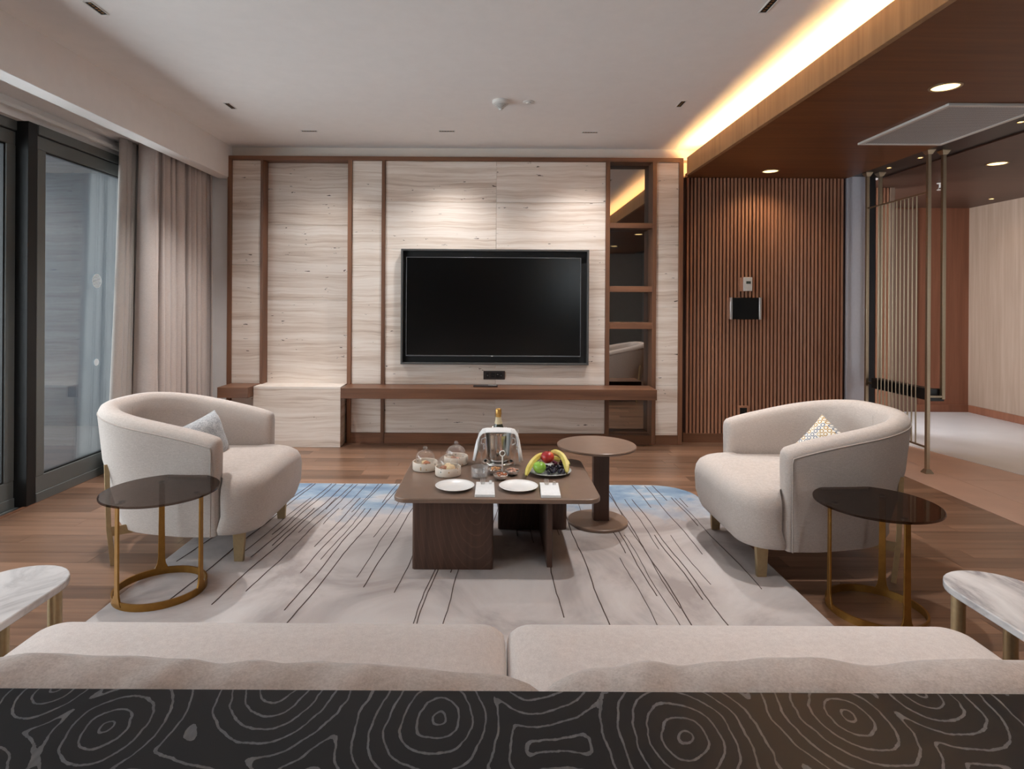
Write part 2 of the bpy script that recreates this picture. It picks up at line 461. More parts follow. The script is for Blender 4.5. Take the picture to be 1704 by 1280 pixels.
def box(bm, x0, x1, y0, y1, z0, z1):
    vs = [bm.verts.new(p) for p in ((x0, y0, z0), (x1, y0, z0), (x1, y1, z0), (x0, y1, z0), (x0, y0, z1), (x1, y0, z1), (x1, y1, z1), (x0, y1, z1))]
    for f in ((0, 3, 2, 1), (4, 5, 6, 7), (0, 1, 5, 4), (1, 2, 6, 5), (2, 3, 7, 6), (3, 0, 4, 7)):
        bm.faces.new([vs[i] for i in f])
    return bm

def B(*a):
    return box(bmesh.new(), *a)

def rings(bm, rs, closed=True, cap0=True, cap1=True):
    """loft through lists of points"""
    rv = [[bm.verts.new(p) for p in r] for r in rs]
    n = len(rs[0])
    for a, b in zip(rv, rv[1:]):
        for i in range(n if closed else n - 1):
            j = (i + 1) % n
            bm.faces.new((a[i], a[j], b[j], b[i]))
    if cap0: bm.faces.new(list(reversed(rv[0])))
    if cap1: bm.faces.new(rv[-1])
    return bm

def lathe(prof, c=(0, 0, 0), seg=32, bm=None, cap0=True, cap1=True):
    """prof: (radius, z) pairs, turned about the z axis through c"""
    bm = bm or bmesh.new()
    rs = [[(c[0] + r * math.cos(2 * PI * k / seg), c[1] + r * math.sin(2 * PI * k / seg), c[2] + z) for k in range(seg)] for r, z in prof]
    return rings(bm, rs, True, cap0, cap1)

def tube(path, r, seg=8, bm=None, flat=None, up=None):
    """round tube (or flat = (half width, half thickness) strip) along path"""
    bm = bm or bmesh.new()
    P = [Vector(p) for p in path]
    rs = []
    n0 = None
    for i, p in enumerate(P):
        t = (P[min(i + 1, len(P) - 1)] - P[max(i - 1, 0)]).normalized()
        if up is not None: ref = Vector(up)
        else: ref = n0 if n0 is not None else (Vector((0, 0, 1)) if abs(t.z) < 0.9 else Vector((1, 0, 0)))
        a = (ref - t * ref.dot(t)).normalized()
        n0 = a
        b = t.cross(a)
        rr = r[i] if isinstance(r, (list, tuple)) else r
        ring = []
        for k in range(seg):
            an = 2 * PI * (k + 0.5) / seg
            if flat:
                ca, sa = math.cos(an), math.sin(an)
                m = max(abs(ca), abs(sa)) if seg == 4 else 1
                ring.append(p + a * (flat[0] * ca / m) + b * (flat[1] * sa / m))
            else:
                ring.append(p + a * (rr * math.cos(an)) + b * (rr * math.sin(an)))
        rs.append(ring)
    return rings(bm, rs)

def prism(outline, z0, z1, bm=None):
    bm = bm or bmesh.new()
    return rings(bm, [[(x, y, z0) for x, y in outline], [(x, y, z1) for x, y in outline]])

def rrect(x0, x1, y0, y1, r, seg=6):
    pts = []
    for cx, cy, a0 in ((x1 - r, y1 - r, 0), (x0 + r, y1 - r, PI / 2), (x0 + r, y0 + r, PI), (x1 - r, y0 + r, 1.5 * PI)):
        for k in range(seg + 1):
            a = a0 + (PI / 2) * k / seg
            pts.append((cx + r * math.cos(a), cy + r * math.sin(a)))
    return pts

def thing(name, label, cat, loc=(0, 0, 0), group=None):
    o = bpy.data.objects.new(name, None)
    COL.objects.link(o)
    o.empty_display_size = 0.1
    o.location = loc
    return tag(o, label, cat, group)

def tag(o, label, cat, group=None):
    o['label'] = label; o['category'] = cat
    if group: o['group'] = group
    return o

def struct(o, label=None):
    o['kind'] = 'structure'
    if label: o['label'] = label
    return o

def sroot(name, loc=(0, 0, 0)):
    o = bpy.data.objects.new(name, None); COL.objects.link(o); o.location = loc
    return struct(o)

# ------------------------------------------------------------------ the room
CEIL = 2.71
SOF = 2.462                     # underside of the lowered wooden ceiling
YB = 5.47                       # front plane of the stone feature wall
XL = -2.89                      # inner face of the window frames

# floor: walnut planks laid across the room, each a piece of its own
floor = struct(obj('floor', B(-3.0, 3.09, -2.85, 5.75, -0.06, -0.014), M['floor_wood']))
row, yy = 0, 1.05
WP = 0.118
while yy < 5.70:
    y1 = min(yy + WP, 5.70)
    x = -2.905 - random.random() * 1.1
    while x < 3.088:
        L = random.choice((0.62, 0.85, 1.1, 1.35))
        x0, x1 = max(x, -2.905), min(x + L, 3.088)
        x += L
        if x1 - x0 < 0.03: continue
        if yy > 2.05 and y1 < 4.1 and x0 > -1.55 and x1 < 1.3: continue      # under the rug
        obj('plank', B(x0 + 0.0006, x1 - 0.0006, yy + 0.0005, y1 - 0.0005, -0.014, 0.0), M['floor_wood'], floor)
    yy += WP
obj('plank_field', B(-2.905, 3.088, -2.8, 1.05, -0.014, -0.0002), M['floor_wood'], floor)
obj('plank_field', B(-1.50, 1.25, 2.10, 4.05, -0.014, -0.001), M['floor_wood'], floor)
obj('edge_strip', B(-2.915, -2.89, -2.8, 5.5, -0.014, 0.003), M['walnut_x'], floor)

tiles = struct(obj('floor_tiled', B(3.09, 4.15, -2.85, 5.75, -0.06, -0.006), M['slat_back']))
for x0, x1, cuts in ((3.094, 3.425, (-2.8, 0.6, 3.0, 6.0)), (3.428, 4.12, (-2.8, 0.6, 1.99, 3.20, 4.417, 5.70))):
    for a, b in zip(cuts, cuts[1:]):
        obj('tile', B(x0, x1, a + 0.0015, min(b, 5.7) - 0.0015, -0.006, 0.0), M['tile'], tiles)
bmw = bmesh.new()
rings(bmw, [[(x, y, z) for x, y in ((4.72, 1.2), (5.75, 1.2), (5.75, 7.35), (3.4, 7.35), (3.40, 5.72), (3.76, 5.72))] for z in (-0.05, 0.004)])
struct(obj('floor_hall', bmw, M['white_floor']))

# ceiling and the cove above the lowered part
struct(obj('ceiling', B(-2.44, 2.12, -2.85, 5.66, CEIL, CEIL + 0.08), M['plaster']))
struct(obj('ceiling_pocket', B(-3.1, -2.55, -2.85, 5.66, 2.506, 2.60), M['plaster']))
struct(obj('trim_1', B(-2.55, -2.43, -2.85, 5.66, 2.415, CEIL + 0.02), M['plaster'], bevel=0.004))
tr = struct(obj('trim_2', B(-2.98, -2.92, -2.85, 5.5, 2.394, 2.506), M['plaster']))
obj('curtain_track', B(-2.90, -2.87, -2.85, 5.5, 2.43, 2.452), M['white_plastic'], tr)

soffit = struct(obj('ceiling_soffit', B(1.775, 3.27, -2.85, 5.62, SOF, 2.50), M['soffit']))
obj('fascia', B(1.743, 1.775, -2.85, 5.47, SOF - 0.004, 2.619), M['soffit_face'], soffit, bevel=0.002)
obj('cove_back', B(2.08, 2.12, -2.85, 5.62, 2.50, CEIL), M['plaster_warm'], soffit)
obj('soffit_joint', B(1.772, 1.778, -2.85, 5.47, SOF - 0.0008, SOF), M['slat_back'], soffit)
obj('led_holder', B(1.900, 1.920, -2.7, 5.45, 2.50, 2.582), M['plaster_warm'], soffit)
obj('led_strip', B(1.898, 1.900, -2.7, 5.45, 2.502, 2.578), M['cove'], soffit)
struct(obj('beam_track', B(3.27, 3.59, -2.85, 5.62, SOF + 0.012, 2.56), M['beam_dark']))
struct(obj('ceiling_hall', B(3.59, 5.8, 1.1, 7.35, SOF, 2.52), M['hall_ceiling']))

# walls
struct(obj('wall_back', B(-3.05, 3.30, 5.66, 5.78, 0, CEIL), M['plaster_warm']))
struct(obj('trim_3', B(-2.43, 2.12, 5.552, 5.66, 2.613, CEIL), M['plaster_warm']))
struct(obj('wall_left_return', B(-3.05, -2.42, 5.56, 5.66, 0, 2.506), M['plaster']))
wrr = sroot('wall_rear', (0, -2.9, 0))
for a in ((-3.05, 1.60, 0, CEIL), (2.45, 3.45, 0, CEIL), (1.60, 2.45, 0, 1.47), (1.60, 2.45, 2.42, CEIL)):
    obj('wall_piece', B(a[0], a[1], -2.95, -2.85, a[2], a[3]), M['wall_grey'], wrr)
w6 = sroot('window_added', (2.02, -2.9, 1.47))  # added, out of view: gives the television screen a bright patch to reflect
for a in ((1.60, 2.45, 1.47, 1.51), (1.60, 2.45, 2.38, 2.42), (1.60, 1.64, 1.51, 2.38), (2.41, 2.45, 1.51, 2.38)):
    obj('frame_bar', B(a[0], a[1], -2.93, -2.87, a[2], a[3]), M['frame'], w6)
obj('pane', B(1.64, 2.41, -2.904, -2.896, 1.51, 2.38), M['pane'], w6)
struct(obj('wall_right_added', B(3.45, 3.55, -2.85, 3.55, 0, SOF + 0.01), M['wall_grey']))  # unseen partition, added to keep hall window light off the armchairs
obj_wl = struct(obj('wall_left_added', B(-3.06, -2.94, -2.95, 0.438, 0, 2.506), M['plaster']))  # unseen solid wall, added to shut out window light beside the camera
struct(obj('wall_hall_right', B(5.72, 5.82, 1.1, 7.35, 0, SOF), M['pale_oak']))
struct(obj('wall_hall_far', B(3.2, 5.72, 7.25, 7.35, 0, SOF), M['orange_wood']))
struct(obj('wall_hall_panel', B(4.30, 5.09, 7.235, 7.25, 0.0, SOF - 0.02), M['taupe_panel']))
wr = sroot('wall_hall_rear', (4.6, 1.1, 0))
for a in ((3.55, 4.30, 0, SOF), (4.90, 5.72, 0, SOF), (4.30, 4.90, 2.0, SOF), (4.30, 4.90, 0, 0.9)):
    obj('wall_piece', B(a[0], a[1], 1.05, 1.15, a[2], a[3]), M['plaster'], wr)
struct(obj('baseboard_hall_far', B(5.09, 5.708, 7.232, 7.25, 0.004, 0.09), M['orange_wood']))
struct(obj('baseboard_hall_right', B(5.706, 5.72, 1.2, 7.232, 0.004, 0.09), M['orange_wood']))

# slatted wall
PITCH = 0.0341
def slats(root, x0, x1, yf, z0, z1, yb, skip=()):
    bmx = B(-0.0095, 0.0095, -0.013, 0.013, 0, z1 - z0)
    me = bpy.data.meshes.new('slat'); bmesh.ops.recalc_face_normals(bmx, faces=bmx.faces); bmx.to_mesh(me); bmx.free()
    me.materials.append(M['slat'])
    x = x0 + PITCH / 2
    while x < x1 - 0.009:
        link('slat', me, None, root, Vector((x, yf + 0.013, z0)) - wloc(root))
        x += PITCH
sw = struct(obj('wall_slatted', B(1.745, 3.264, 5.606, 5.66, 0, SOF), M['slat_back']))
slats(sw, 1.775, 3.264, 5.58, 0.085, SOF - 0.004, 5.606)
obj('skirting', B(1.757, 3.264, 5.578, 5.606, 0, 0.085), M['walnut_x'], sw)
sr = struct(obj('wall_slatted_return', B(3.30, 3.955, 6.03, 6.09, 0.004, SOF), M['slat_back']))
slats(sr, 3.60, 3.945, 6.004, 0.03, SOF - 0.004, 6.03)
obj('end_post', B(3.945, 3.99, 5.995, 6.09, 0.004, SOF - 0.002), M['pale_oak'], sr)
pm = struct(obj('wall_metal_panel', B(3.266, 3.435, 5.575, 5.66, 0, 2.56), M['panel_metal']))
obj('dark_jamb', B(3.435, 3.545, 5.60, 5.66, 0.0, 2.56), M['beam_dark'], pm)

# ------------------------------------------------------------------ glass wall on the left
def window(name, y0, y1, xin, decal=False):
    r = sroot(name, (xin - 0.03, (y0 + y1) / 2, 0))
    xo = xin - 0.055
    f = M['frame']
    obj('sill_track', B(xo, xin, y0, y1, 0.0, 0.06), f, r, bevel=0.003)
    obj('bottom_rail', B(xo + 0.006, xin - 0.006, y0, y1, 0.06, 0.165), f, r, bevel=0.003)
    obj('top_rail', B(xo + 0.006, xin - 0.006, y0, y1, 2.24, 2.325), f, r, bevel=0.003)
    obj('head_track', B(xo, xin + 0.004, y0, y1, 2.332, 2.394), M['frame'], r, bevel=0.003)
    obj('shadow_groove', B(xo + 0.01, xin - 0.014, y0, y1, 2.325, 2.332), M['frame_dark'], r)
    obj('stile', B(xo + 0.004, xin - 0.004, y0, y0 + 0.07, 0.165, 2.24), f, r, bevel=0.003)
    obj('stile', B(xo + 0.004, xin - 0.004, y1 - 0.07, y1, 0.165, 2.24), f, r, bevel=0.003)
    xm = (xo + xin) / 2
    g = obj('pane', B(xm - 0.004, xm + 0.004, y0 + 0.07, y1 - 0.07, 0.165, 2.24), M['pane'], r)
    bmg = bmesh.new()
    box(bmg, xm - 0.012, xm + 0.012, y0 + 0.07, y1 - 0.07, 0.165, 0.175); box(bmg, xm - 0.012, xm + 0.012, y0 + 0.07, y1 - 0.07, 2.23, 2.24)
    box(bmg, xm - 0.012, xm + 0.012, y0 + 0.07, y0 + 0.08, 0.175, 2.23); box(bmg, xm - 0.012, xm + 0.012, y1 - 0.08, y1 - 0.07, 0.175, 2.23)
    obj('gasket', bmg, M['frame_dark'], r)
    if decal:
        # round striped film on the pane and a small plain dot under it
        bmd = bmesh.new(); cy, cz, R_ = 4.40, 1.427, 0.052
        n = 40
        for k in range(n):
            a0, a1 = 2 * PI * k / n, 2 * PI * (k + 1) / n
            q = [(R_ * math.cos(a0), R_ * math.sin(a0)), (R_ * math.cos(a1), R_ * math.sin(a1)), (0.9 * R_ * math.cos(a1), 0.9 * R_ * math.sin(a1)), (0.9 * R_ * math.cos(a0), 0.9 * R_ * math.sin(a0))]
            bmd.faces.new([bmd.verts.new((xm + 0.0055, cy + a, cz + b)) for a, b in q])
        for s in range(-4, 5):
            z = s * 0.0105
            hw = math.sqrt(max(0, (0.92 * R_) ** 2 - z * z))
            box(bmd, xm + 0.0045, xm + 0.006, cy - hw, cy + hw, cz + z - 0.0035, cz + z + 0.0035)
        obj('film_badge', bmd, M['decal'], r)
        obj('film_dot', tube([(xm + 0.0042, 4.40, 0.832), (xm + 0.006, 4.40, 0.832)], 0.026, 24), M['decal'], r)
    return r
window('window_1', 3.80, 5.40, XL, True)
window('window_2', 2.12, 3.72, XL - 0.075)
window('window_3', 0.44, 2.10, XL)
struct(obj('window_post', B(-2.985, -2.893, 3.722, 3.798, 0, 2.394), M['frame_dark'], bevel=0.002))
struct(obj('window_sill', B(-3.06, -2.945, -2.3, 5.5, -0.06, -0.002), M['frame']))
struct(obj('wall_left_end', B(-3.06, -2.90, 5.40, 5.56, 0, 2.506), M['plaster']))
struct(obj('balcony_floor', B(-5.2, -3.06, -3.5, 6.3, -0.12, -0.03), M['balcony_floor']))
struct(obj('balcony_roof_added', B(-5.0, -3.06, -3.5, 6.3, 2.62, 2.8), M['balcony_floor']))  # slab added to cut off the high sky, so daylight enters flatter
fc = struct(obj('outer_wall', B(-9.0, -3.0, 6.3, 6.5, -0.12, 8.0), M['facade']))
obj('facade_panel', B(-5.35, -4.95, 6.26, 6.3, -0.1, 2.2), M['facade_brown'], fc)

# ------------------------------------------------------------------ feature wall of travertine and walnut
mw = thing('media_wall', 'travertine feature wall framed by walnut posts with a narrow mirrored niche', 'wall unit', (0, YB, 0))
def X(px): return (px - 823) * YB / 1000
ZT = 2.575
TOPZ = 2.613
tv_m, wz, wx = M['travertine'], M['walnut_z'], M['walnut_x']
def post(x0, x1, z0=0.0, z1=ZT + 0.004, dep=0.10):
    obj('post', B(x0, x1, YB, YB + dep, z0, z1), wz, mw, bevel=0.0015)
def slab(x0, x1, z0, z1, y=YB + 0.016):
    obj('stone_slab', B(x0 + 0.0008, x1 - 0.0008, y, y + 0.03, z0 + 0.0008, z1 - 0.0008), tv_m, mw, bevel=0.001, bseg=1)
xs = dict(a=-2.432, b=-2.394, c=-2.132, d=-2.106, e=-1.337, f=-1.300, g=-1.028, h=-0.996, i=1.014, j=1.052, k=1.440, l=1.476, m=1.680, n=1.719)
xs = {k: v - 0.005 for k, v in xs.items()}
obj('top_rail', B(xs['a'], xs['n'], YB, YB + 0.185, ZT, TOPZ), wx, mw, bevel=0.0015)
obj('plinth', B(xs['e'], xs['j'], YB + 0.004, YB + 0.10, 0.0, 0.095), wx, mw, bevel=0.0015)
obj('plinth', B(xs['j'], xs['m'], YB + 0.004, YB + 0.185, 0.0, 0.085), wx, mw, bevel=0.0015)
obj('plinth', B(xs['b'], xs['c'], YB + 0.004, YB + 0.10, 0.0, 0.095), wx, mw, bevel=0.0015)
post(xs['a'], xs['b'], dep=0.185); post(xs['c'], xs['d'], dep=0.125); post(xs['e'], xs['f'], dep=0.125)
post(xs['g'], xs['h']); post(xs['i'], xs['j'], dep=0.165); post(xs['k'], xs['l'], dep=0.165); post(xs['m'], xs['n'], dep=0.185)
slab(xs['b'], xs['c'], 0.54, 1.62); slab(xs['b'], xs['c'], 1.62, ZT); slab(xs['b'], xs['c'], 0.095, 0.54)
# recessed bay
slab(xs['d'], xs['e'], 0.0, 1.30, 5.586); slab(xs['d'], xs['e'], 1.30, 2.0, 5.586); slab(xs['d'], xs['e'], 2.0, ZT, 5.586)
slab(xs['f'], xs['g'], 0.095, 0.54); slab(xs['f'], xs['g'], 0.54, 1.62); slab(xs['f'], xs['g'], 1.62, ZT)
mid = 0.012
for x0, x1 in ((xs['h'], mid), (mid, xs['i'])):
    cuts = [0.095, 0.54, 1.16, 1.772, 2.204, ZT]
    for a, b in zip(cuts, cuts[1:]): slab(x0, x1, a, b)
for a, b in ((0.085, 0.54), (0.54, 1.255), (1.255, 1.825), (1.825, ZT)): slab(xs['l'], xs['m'], a, b)
# niche: smoked mirror back, shelves
mir = obj('mirror', B(xs['j'], xs['k'], 5.622, 5.632, 0.085, ZT), M['mirror'], mw)
obj('mirror_backing', B(xs['j'], xs['k'], 5.632, 5.655, 0.085, ZT), M['black_matte'], mw)
for zt, zb in ((2.020, 1.973), (1.444, 1.392), (1.112, 1.054)):
    obj('shelf', B(xs['j'], xs['k'], YB + 0.006, 5.622, zb, zt), wx, mw, bevel=0.0015)

# floating walnut ledge, its short left piece, and the stone block
tag(obj('floating_ledge', B(-1.330, 1.412, 5.207, YB + 0.015, 0.447, 0.538), M['walnut_x'], bevel=0.002),
    'long walnut ledge under the television', 'shelf')
tag(obj('floating_ledge', B(-2.40, -2.132, 5.207, YB + 0.015, 0.447, 0.538), M['walnut_x'], bevel=0.002),
    'short walnut ledge between the curtain and the stone block', 'shelf')
sb = thing('stone_block', 'low travertine block standing in the recessed bay left of the television', 'plinth', (-1.745, 5.42, 0))
x0, x1 = -2.128, -1.358
obj('front_slab', B(x0, x1, 5.313, 5.333, 0, 0.513), tv_m, sb, bevel=0.001)
obj('top_slab', B(x0, x1, 5.313, 5.582, 0.514, 0.534), tv_m, sb, bevel=0.001)
obj('side_slab', B(x1 - 0.02, x1, 5.334, 5.58, 0, 0.513), tv_m, sb, bevel=0.001)
obj('side_slab', B(x0, x0 + 0.02, 5.334, YB - 0.004, 0, 0.513), tv_m, sb, bevel=0.001)

# ------------------------------------------------------------------ television, sockets, controls
tv = thing('television', 'large black wall television in a dark recessed metal surround', 'television', (0.003, 5.44, 0.727))
TX0, TX1, TZ0, TZ1 = -0.846, 0.851, 0.726, 1.768
bmf = bmesh.new()
w = 0.017
for a in ((TX0, TX1, TZ0, TZ0 + w), (TX0, TX1, TZ1 - w, TZ1), (TX0, TX0 + w, TZ0 + w, TZ1 - w), (TX1 - w, TX1, TZ0 + w, TZ1 - w)):
    box(bmf, a[0], a[1], 5.415, 5.484, a[2], a[3])
obj('surround', bmf, M['tv_frame'], tv, bevel=0.002)
obj('recess_panel', B(TX0 + w, TX1 - w, 5.462, 5.484, TZ0 + w, TZ1 - w), M['black_matte'], tv)
SX0, SX1, SZ0, SZ1 = -0.800, 0.780, 0.800, 1.696
bmf = bmesh.new(); w = 0.009
for a in ((SX0, SX1, SZ0, SZ0 + w), (SX0, SX1, SZ1 - w * .6, SZ1), (SX0, SX0 + w * .6, SZ0 + w, SZ1 - w * .6), (SX1 - w * .6, SX1, SZ0 + w, SZ1 - w * .6)):
    box(bmf, a[0], a[1], 5.428, 5.462, a[2], a[3])
obj('bezel', bmf, M['grey_line'], tv, bevel=0.001)
obj('screen', B(SX0 + 0.005, SX1 - 0.005, 5.432, 5.462, SZ0 + 0.008, SZ1 - 0.005), M['screen'], tv)
obj('badge', B(-0.030, -0.012, 5.4265, 5.428, SZ0 + 0.0005, SZ0 + 0.0065), M['white_plastic'], tv)

def socket_plate(name, label, cx, y, zc, w, h, mat, mods):
    r = thing(name, label, 'socket', (cx, y, zc - h / 2))
    obj('cover_plate', B(cx - w / 2, cx + w / 2, y - 0.008, y, zc - h / 2, zc + h / 2), mat, r, bevel=0.002)
    for (mx, mw_, kind) in mods:
        obj('module', B(cx + mx - mw_ / 2, cx + mx + mw_ / 2, y - 0.0095, y - 0.008, zc - h * 0.3, zc + h * 0.3), M['black'], r, bevel=0.0006)
        if kind == 'round':
            p = obj('plug_hole', lathe([(0.016, 0), (0.016, 0.0008), (0.010, 0.0009)], seg=20), M['black_matte'], r)
            p.rotation_euler = (PI / 2, 0, 0); p.location = (mx, -0.0095, h / 2)
            for s in (-1, 1):
                q = obj('pin_hole', lathe([(0.0022, 0), (0.0022, 0.0006)], seg=8), M['steel'], r)
                q.rotation_euler = (PI / 2, 0, 0); q.location = (mx + s * 0.008, -0.0104, h / 2)
        elif kind == 'port':
            obj('port', B(cx + mx - 0.006, cx + mx + 0.006, y - 0.0102, y - 0.0095, zc + 0.004, zc + 0.012), M['steel'], r)
        else:
            obj('port', B(cx + mx - 0.004, cx + mx + 0.004, y - 0.0102, y - 0.0095, zc - 0.008, zc + 0.002), M['grey_line'], r)
    return r
M['socket_brown'] = plain('socket_dark_brown', lin(52, 42, 40), 0.45, fine=0.03)
socket_plate('wall_socket', 'dark brown multi-socket plate on the stone below the television', 0.0, YB + 0.016, 0.625, 0.196, 0.078, M['socket_brown'],
             [(-0.060, 0.026, 'slot'), (-0.012, 0.045, 'round'), (0.032, 0.03, 'port'), (0.064, 0.026, 'slot')])
socket_plate('wall_socket', 'black socket in a square walnut frame low on the slatted wall', 2.312, 5.578, 0.295, 0.10, 0.10, M['slat'], [(0, 0.066, 'round')])
rc = thing('remote_control', 'slim dark remote control lying on the walnut ledge', 'remote', (-0.077, 5.33, 0.538))
obj('body', B(-0.185, 0.032, 5.315, 5.352, 0.538, 0.554), M['socket_brown'], rc, bevel=0.004)
for k in range(6):
    obj('button', B(-0.05 + k * 0.012, -0.043 + k * 0.012, 5.324, 5.342, 0.554, 0.5558), M['white_plastic'], rc)

th = thing('thermostat', 'small white thermostat above the tablet on the slatted wall', 'thermostat', (2.336, 5.575, 1.40))
TH0 = 2.299
obj('mount', B(TH0 - 0.03, TH0 + 0.03, 5.564, 5.58, 1.405, 1.532), M['slat'], th)
obj('body', B(TH0, TH0 + 0.078, 5.54, 5.564, 1.408, 1.535), M['white_plastic'], th, bevel=0.004)
obj('display', B(TH0 + 0.02, TH0 + 0.062, 5.5385, 5.54, 1.474, 1.498), M['lcd'], th)
for sx_ in (0.02, 0.05):
    obj('button', B(TH0 + sx_, TH0 + sx_ + 0.014, 5.538, 5.54, 1.438, 1.450), M['white_plastic'], th, bevel=0.001)
tb = thing('wall_tablet', 'black touch panel with silver sides on the slatted wall', 'tablet', (2.318, 5.575, 1.14))
obj('mount', B(2.155, 2.44, 5.562, 5.58, 1.15, 1.34), M['slat'], tb)
obj('screen', B(2.193, 2.438, 5.538, 5.562, 1.146, 1.346), M['screen'], tb, bevel=0.003)
obj('side_grip', B(2.171, 2.193, 5.536, 5.562, 1.144, 1.348), M['silver'], tb, bevel=0.003)
obj('side_grip', B(2.438, 2.460, 5.536, 5.562, 1.144, 1.348), M['silver'], tb, bevel=0.003)

# ------------------------------------------------------------------ curtains
def drape(name, label, y0, y1, xc, amp, nf, z1, mat, spread, seed, lean=0.0, thick=0.003):
    rnd = random.Random(seed)
    bm = bmesh.new()
    NU, NV = nf * 14, 26
    ph = [rnd.uniform(-0.5, 0.5) for _ in range(nf + 2)]
    am = [rnd.uniform(0.65, 1.15) for _ in range(nf + 2)]
    grid = []
    for j in range(NV + 1):
        v = j / NV
        rowv = []
        for i in range(NU + 1):
            u = i / NU
            k = min(int(u * nf), nf - 1)
            a = am[k] * (1 - (u * nf - k)) + am[k + 1] * (u * nf - k)
            w_ = math.sin(2 * PI * u * nf - PI / 2 + min(1, u * nf) * (0.9 * math.sin(2 * PI * u * 2.3 + seed) + 0.25 * math.sin(v * 4 + k)))
            w_ = math.copysign(abs(w_) ** 0.75, w_)
            x = xc + amp * a * w_ * (0.75 + 0.35 * (1 - v)) + lean * u
            yb = y1 - (y1 - y0) * (1 + spread * (1 - v) ** 1.3) * (1 - u)
            y = yb + 0.03 * math.cos(2 * PI * u * nf * 2) * (0.6 + 0.4 * (1 - v))
            rowv.append(bm.verts.new((x, y, 0.012 + (z1 - 0.012) * v)))
        grid.append(rowv)
    for j in range(NV):
        for i in range(NU):
            bm.faces.new((grid[j][i], grid[j][i + 1], grid[j + 1][i + 1], grid[j + 1][i]))
    o = obj(name, bm, mat, smooth=True, angle=180)
    s = o.modifiers.new('thickness', 'SOLIDIFY'); s.thickness = thick
    return tag(o, label, 'curtain')
drape('drape', 'heavy beige curtain gathered in deep folds beside the walnut frame', 4.62, 5.50, -2.69, 0.080, 10, 2.50, M['curtain'], 0.05, 3, 0.06)
drape('sheer_curtain', 'pale sheer curtain edge bunched against the sliding glass', 4.50, 4.92, -2.80, 0.028, 7, 2.50, M['sheer'], 0.30, 11)

# ------------------------------------------------------------------ ceiling fittings
def linear_light(label, cx, cy, along, power=105, spread=100):
    r = thing('linear_downlight', label, 'ceiling light', (cx, cy, CEIL - 0.004), 'slim linear downlights in the plaster ceiling')
    L, W = (0.135, 0.042)
    hx, hy = (L / 2, W / 2) if along == 'x' else (W / 2, L / 2)
    bm = bmesh.new(); e = 0.005
    box(bm, cx - hx, cx + hx, cy - hy, cy - hy + e, CEIL - 0.004, CEIL); box(bm, cx - hx, cx + hx, cy + hy - e, cy + hy, CEIL - 0.004, CEIL)
    box(bm, cx - hx, cx - hx + e, cy - hy + e, cy + hy - e, CEIL - 0.004, CEIL); box(bm, cx + hx - e, cx + hx, cy - hy + e, cy + hy - e, CEIL - 0.004, CEIL)
    obj('rim', bm, M['white_plastic'], r)
    obj('louvre', B(cx - hx + e, cx + hx - e, cy - hy + e, cy + hy - e, CEIL - 0.0015, CEIL), M['black_matte'], r)
    for k in range(5):
        t = (k - 2) * 0.023
        c = (cx + t, cy) if along == 'x' else (cx, cy + t)
        obj('cell', lathe([(0.0075, -0.0005), (0.006, 0.0)], (c[0], c[1], CEIL - 0.0015), 12), M['brass'], r)
    d = bpy.data.lights.new('linear_beam', 'SPOT')
    d.energy = power; d.color = (1.0, 0.97, 0.95); d.spot_size = math.radians(spread); d.spot_blend = 0.9; d.shadow_soft_size = 0.04
    o = bpy.data.objects.new('linear_beam', d); COL.objects.link(o); o.parent = r; o.location = (0, 0, -0.01)
linear_light('slim black ceiling light above the left end of the stone wall', -1.554, 5.01, 'x', 34, 116)
linear_light('slim black ceiling light above the television', -0.405, 4.99, 'x', 62, 116)
linear_light('slim black ceiling light above the mirrored niche', 0.785, 5.0, 'x', 62, 116)
linear_light('slim black ceiling light nearest the curtain', -1.935, 4.38, 'y')
linear_light('slim black ceiling light at the top left corner of the photo', -1.950, 2.93, 'y')
linear_light('slim black ceiling light in front of the glowing cove, towards the stone wall', 1.320, 4.28, 'y')
linear_light('slim black ceiling light at the top edge beside the glowing cove', 1.300, 2.87, 'y')
linear_light('slim black ceiling light above the left end of the sofa', -1.940, 1.45, 'y', 42)
linear_light('slim black ceiling light above the right end of the sofa', 1.310, 1.45, 'y', 42)
sd = thing('smoke_detector', 'white conical smoke detector in the middle of the ceiling', 'smoke detector', (0.036, 4.243, CEIL - 0.06))
c = (0.036, 4.243, CEIL)
obj('base', lathe([(0.060, 0.0), (0.060, -0.018), (0.052, -0.026)], c, 32), M['white_plastic'], sd, smooth=True)
for k in range(5):
    r0 = 0.046 - k * 0.007; z0 = -0.027 - k * 0.0068
    obj('vent_ring', lathe([(r0, z0), (r0 - 0.002, z0 - 0.0036)], c, 28), M['white_plastic'], sd, smooth=True)
obj('core', lathe([(0.040, -0.026), (0.010, -0.060)], c, 24), M['black'], sd, smooth=True)
obj('tip', lathe([(0.013, -0.0585), (0.012, -0.064), (0.006, -0.066)], c, 20), M['white_plastic'], sd, smooth=True)
sk = thing('sprinkler_cover', 'round white sprinkler cover next to the smoke detector', 'sprinkler', (0.235, 4.26, CEIL - 0.012))
c = (0.235, 4.26, CEIL)
obj('plate', lathe([(0.040, 0), (0.040, -0.004), (0.034, -0.007)], c, 28), M['white_plastic'], sk, smooth=True)
obj('cap', lathe([(0.018, -0.007), (0.018, -0.012), (0.012, -0.013)], c, 20), M['white_plastic'], sk, smooth=True)
sk = thing('sprinkler', 'small white sprinkler head under the hall ceiling', 'sprinkler', (4.28, 5.78, SOF - 0.07))
c = (4.28, 5.78, SOF)
obj('stem', lathe([(0.028, 0), (0.028, -0.006), (0.010, -0.008), (0.010, -0.045)], c, 16), M['white_plastic'], sk, smooth=True)
